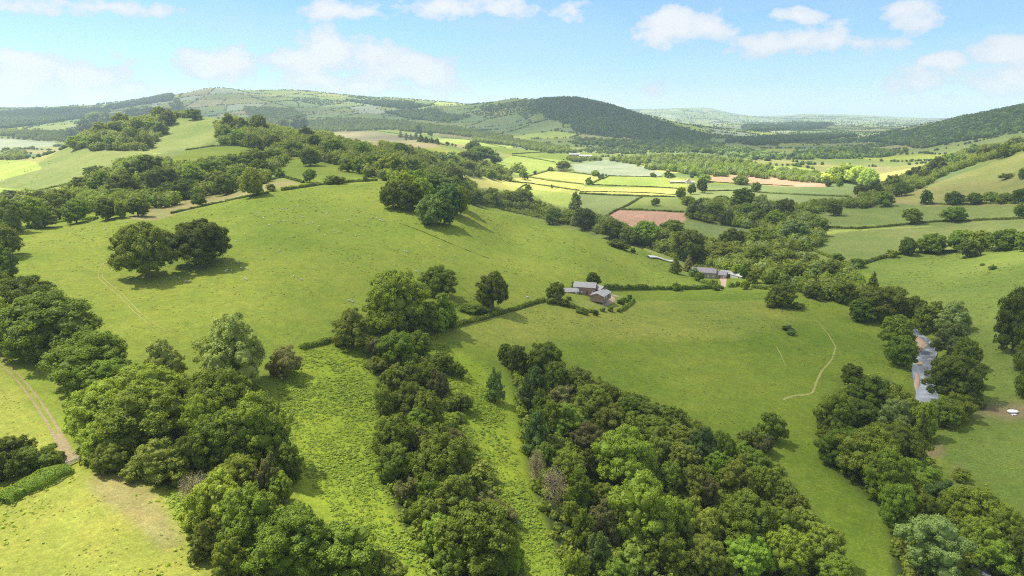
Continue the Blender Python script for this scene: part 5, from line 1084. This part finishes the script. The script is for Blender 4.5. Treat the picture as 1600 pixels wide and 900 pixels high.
# white covered boat-shaped trough by the right edge
w0 = hit(1582, 645); tank = thing('stock_trough', tuple(w0 + [0, 0, 0]), R(5), 'white oval stock trough with a crumpled white sheet on bare earth at right edge', 'trough')
wht = simple('white_plastic', (.75, .74, .74), .6, .3, .06, 3)
V = []; n = 18; prof = [(.85, 0), (1.0, .5), (1.02, .9), (.92, .98), (.6, 1.12), (.0, 1.18)]
for q, z_ in prof: V += [(2.3 * q * math.cos(2 * math.pi * i / n), 1.35 * q * math.sin(2 * math.pi * i / n), z_) for i in range(n)]
link('tank', mesh_np('tank', V, np.array([(a * n + i, a * n + (i + 1) % n, (a + 1) * n + (i + 1) % n, (a + 1) * n + i) for a in range(5) for i in range(n)]), [wht], smooth=True), tank)
r = np.random.default_rng(2); V = [(-2.6 + i * .45 + r.uniform(-.1, .1), -1.9 - .5 * j + r.uniform(-.15, .15), .15 + r.uniform(0, .25)) for i in range(6) for j in range(3)]
link('sheet', mesh_np('sheet', V, np.array([(i * 3 + j, i * 3 + j + 1, (i + 1) * 3 + j + 1, (i + 1) * 3 + j) for i in range(5) for j in range(2)]), [wht]), tank)
w1 = hit(1513, 505); tb = thing('water_trough', tuple(w1), R(10), 'small white water trough in the meadow right of the riverside trees', 'trough')
part('basin', [boxm((0, 0, .3), (1.8, .8, .5)), boxm((0, .36, .6), (1.8, .08, .12)), boxm((0, -.36, .6), (1.8, .08, .12))], wht, tb)
for x, y, lab in ((811, 820, 'white leaning tree-guard post in the bracken left of the big wood'), (532, 512 + 15, 'slim wooden post at the foot of the olive bush'), (782, 567, 'pale post at the corner of the big wood')):
    q = hit(x, y); pp = thing('marker_post', tuple(q), 0, lab, 'post'); part('post', [boxm((0, 0, .6), (.16, .16, 1.3), 0, .2)], wht, pp)

# ---------------------------------------------------------------- sheep
fleece = simple('fleece', (.60, .57, .50), .95, .05, .1, 8); face_m = simple('sheep_face', (.55, .50, .44), .9, .1)
def make_sheep():
    r = np.random.default_rng(1); P_ = []
    P_.append(sphere_np(np.array([0, 0, .62]), np.array([.52, .27, .28]), 12, 8, .03, r)); P_.append(sphere_np(np.array([.30, 0, .66]), np.array([.26, .22, .24]), 10, 6, .03, r))
    for x in (-.32, .32):
        for y in (-.13, .13): v, f = tube([(x, y, .5), (x + .02, y, .25), (x, y, 0)], [.07, .045, .05], 6); P_.append((v, f))
    body = join(P_)
    v, f = tube([(.45, 0, .62), (.62, 0, .42), (.72, 0, .22)], [.13, .10, .06], 8)
    e1 = boxm((.60, .13, .46), (.05, .14, .04)); e2 = boxm((.60, -.13, .46), (.05, .14, .04)); return body, join([(v, f), e1, e2])
sb, sh_ = make_sheep(); me_b = mesh_np('sheep_body', *sb, [fleece], smooth=True); me_h = mesh_np('sheep_head', *sh_, [face_m], smooth=True)
SHEEP = {'on the middle slope of the big pasture': [(402, 397), (437, 393), (632, 393), (636, 394), (686, 386), (711, 400), (707, 407), (650, 425), (459, 433), (471, 438), (383, 436), (385, 438)],
 'below the crest of the big pasture': [(441, 327), (447, 327), (462, 323), (466, 323), (412, 342), (444, 346), (421, 353), (511, 335), (481, 351), (489, 349), (499, 354), (529, 363), (508, 369), (552, 353), (561, 339), (544, 345), (576, 344), (588, 342), (594, 345), (597, 346), (600, 350), (562, 368), (556, 369), (522, 361), (401, 334), (328, 324), (383, 367), (369, 378), (430, 318), (474, 340), (540, 330), (493, 362)],
 'at the left end of the big pasture': [(113, 358), (143, 359), (164, 359), (199, 348)],
 'around the pair of big pasture trees': [(289, 349), (371, 411), (355, 423), (362, 424), (377, 420), (387, 421), (352, 425), (280, 436), (291, 440), (295, 441)],
 'near the foot of the pasture by the big trees': [(545, 471), (552, 473), (550, 472), (674, 472)],
 'around the dark tree by the pasture hedge': [(740, 468), (733, 478), (739, 482), (749, 481), (760, 476)]}
rs = random.Random(3)
for where, L_ in SHEEP.items():
    L_.sort(key=lambda p_: (round(p_[0]), p_[1])); n = len(L_)
    for i, (x, y) in enumerate(L_):
        q = hit(x, y); o = link('sheep', me_b, loc=tuple(q - [0, 0, .02])); o.rotation_euler = (0, 0, rs.uniform(0, 6.28)); s = rs.uniform(.9, 1.15); o.scale = (s, s, s)
        o['label'] = ('leftmost' if i == 0 else 'rightmost' if i == n - 1 else f'{ORD[i]} from left' if i < n / 2 else f'{ORD[n - 1 - i]} from right') + ' white sheep ' + where; o['category'] = 'sheep'; o['group'] = 'white sheep ' + where
        h_ = link('head', me_h, o)
q = hit(824, 466); o = link('sheep', me_b, loc=tuple(q)); o.scale = (1.3,) * 3; o['label'] = 'single white sheep in the pasture just left of the barn conversion'; o['category'] = 'sheep'; link('head', me_h, o)
# ---------------------------------------------------------------- haze and the clouds overhead whose shadows lie on the land
def volume_mat(name, dens, colr, aniso=0.0):
    m_ = bpy.data.materials.new(name); m_.use_nodes = True; nt = m_.node_tree; nt.nodes.remove(nt.nodes['Principled BSDF'])
    v = nt.nodes.new('ShaderNodeVolumePrincipled'); v.inputs['Density'].default_value = dens; v.inputs['Color'].default_value = (*colr, 1); v.inputs['Anisotropy'].default_value = aniso
    nt.links.new(v.outputs[0], nt.nodes['Material Output'].inputs['Volume']); return m_
HAZE = 7e-5
v, f = boxm((0, 13000, 150), (62000, 40000, 400)); v[:, 2] = np.where(v[:, 2] > 0, 420, -48)
link('haze', mesh_np('haze', v, f, [volume_mat('haze', HAZE, (.66, .82, 1.0), .2)]), kind='stuff')
# (photo px, py of the shadow's middle, half width, half depth in metres, thickness in optical depths, height of the cloud)
SHADE = [(950, 450, 430, 300, .38, 1100), (1180, 620, 230, 170, .35, 1000), (1540, 560, 220, 220, .35, 1000),
         (580, 245, 330, 280, .6, 1400), (110, 212, 260, 280, .75, 1400), (1400, 345, 400, 260, .5, 1400), (1060, 345, 200, 100, .35, 1400), (1560, 280, 350, 330, .4, 1400),
         (150, 178, 1500, 800, 1.05, 2600), (700, 185, 1500, 800, .95, 2600), (1000, 200, 1100, 700, .9, 2600), (1500, 195, 1300, 800, .8, 2600), (1200, 203, 1600, 1000, .7, 2600), (620, 218, 300, 250, .4, 1400), (90, 330, 200, 100, .4, 1000)]
for i, (px, py, rx, ry, tau, alt) in enumerate(SHADE):
    q = hit(px, py); k_ = (alt - q[2]) / sdir.z; c = np.array(q) + np.array(sdir) * k_; th = min(rx, ry) * .5
    r = np.random.default_rng(i); v, f = sphere_np(np.zeros(3), np.ones(3), 28, 15)
    ph = r.uniform(0, 6, 4); lump = 1 + .13 * np.sin(v[:, 0] * 5 + ph[0]) * np.cos(v[:, 1] * 4 + ph[1]) + .10 * np.sin(v[:, 0] * 9 + ph[2]) * np.cos(v[:, 1] * 8 + ph[3])
    v = v * lump[:, None] * [rx, ry, th]
    n_ = 28; caps = [np.array([list(range(n_))[::-1]]), np.array([[14 * n_ + j for j in range(n_)]])]
    me = mesh_np('cloud', v, [f, *caps], [volume_mat('cloud_vapour', tau / (1.9 * th), (.97, .98, 1.0), .3)])
    o = link('cloud', me, loc=tuple(c), kind='structure')
scene.cycles.volume_bounces = 1
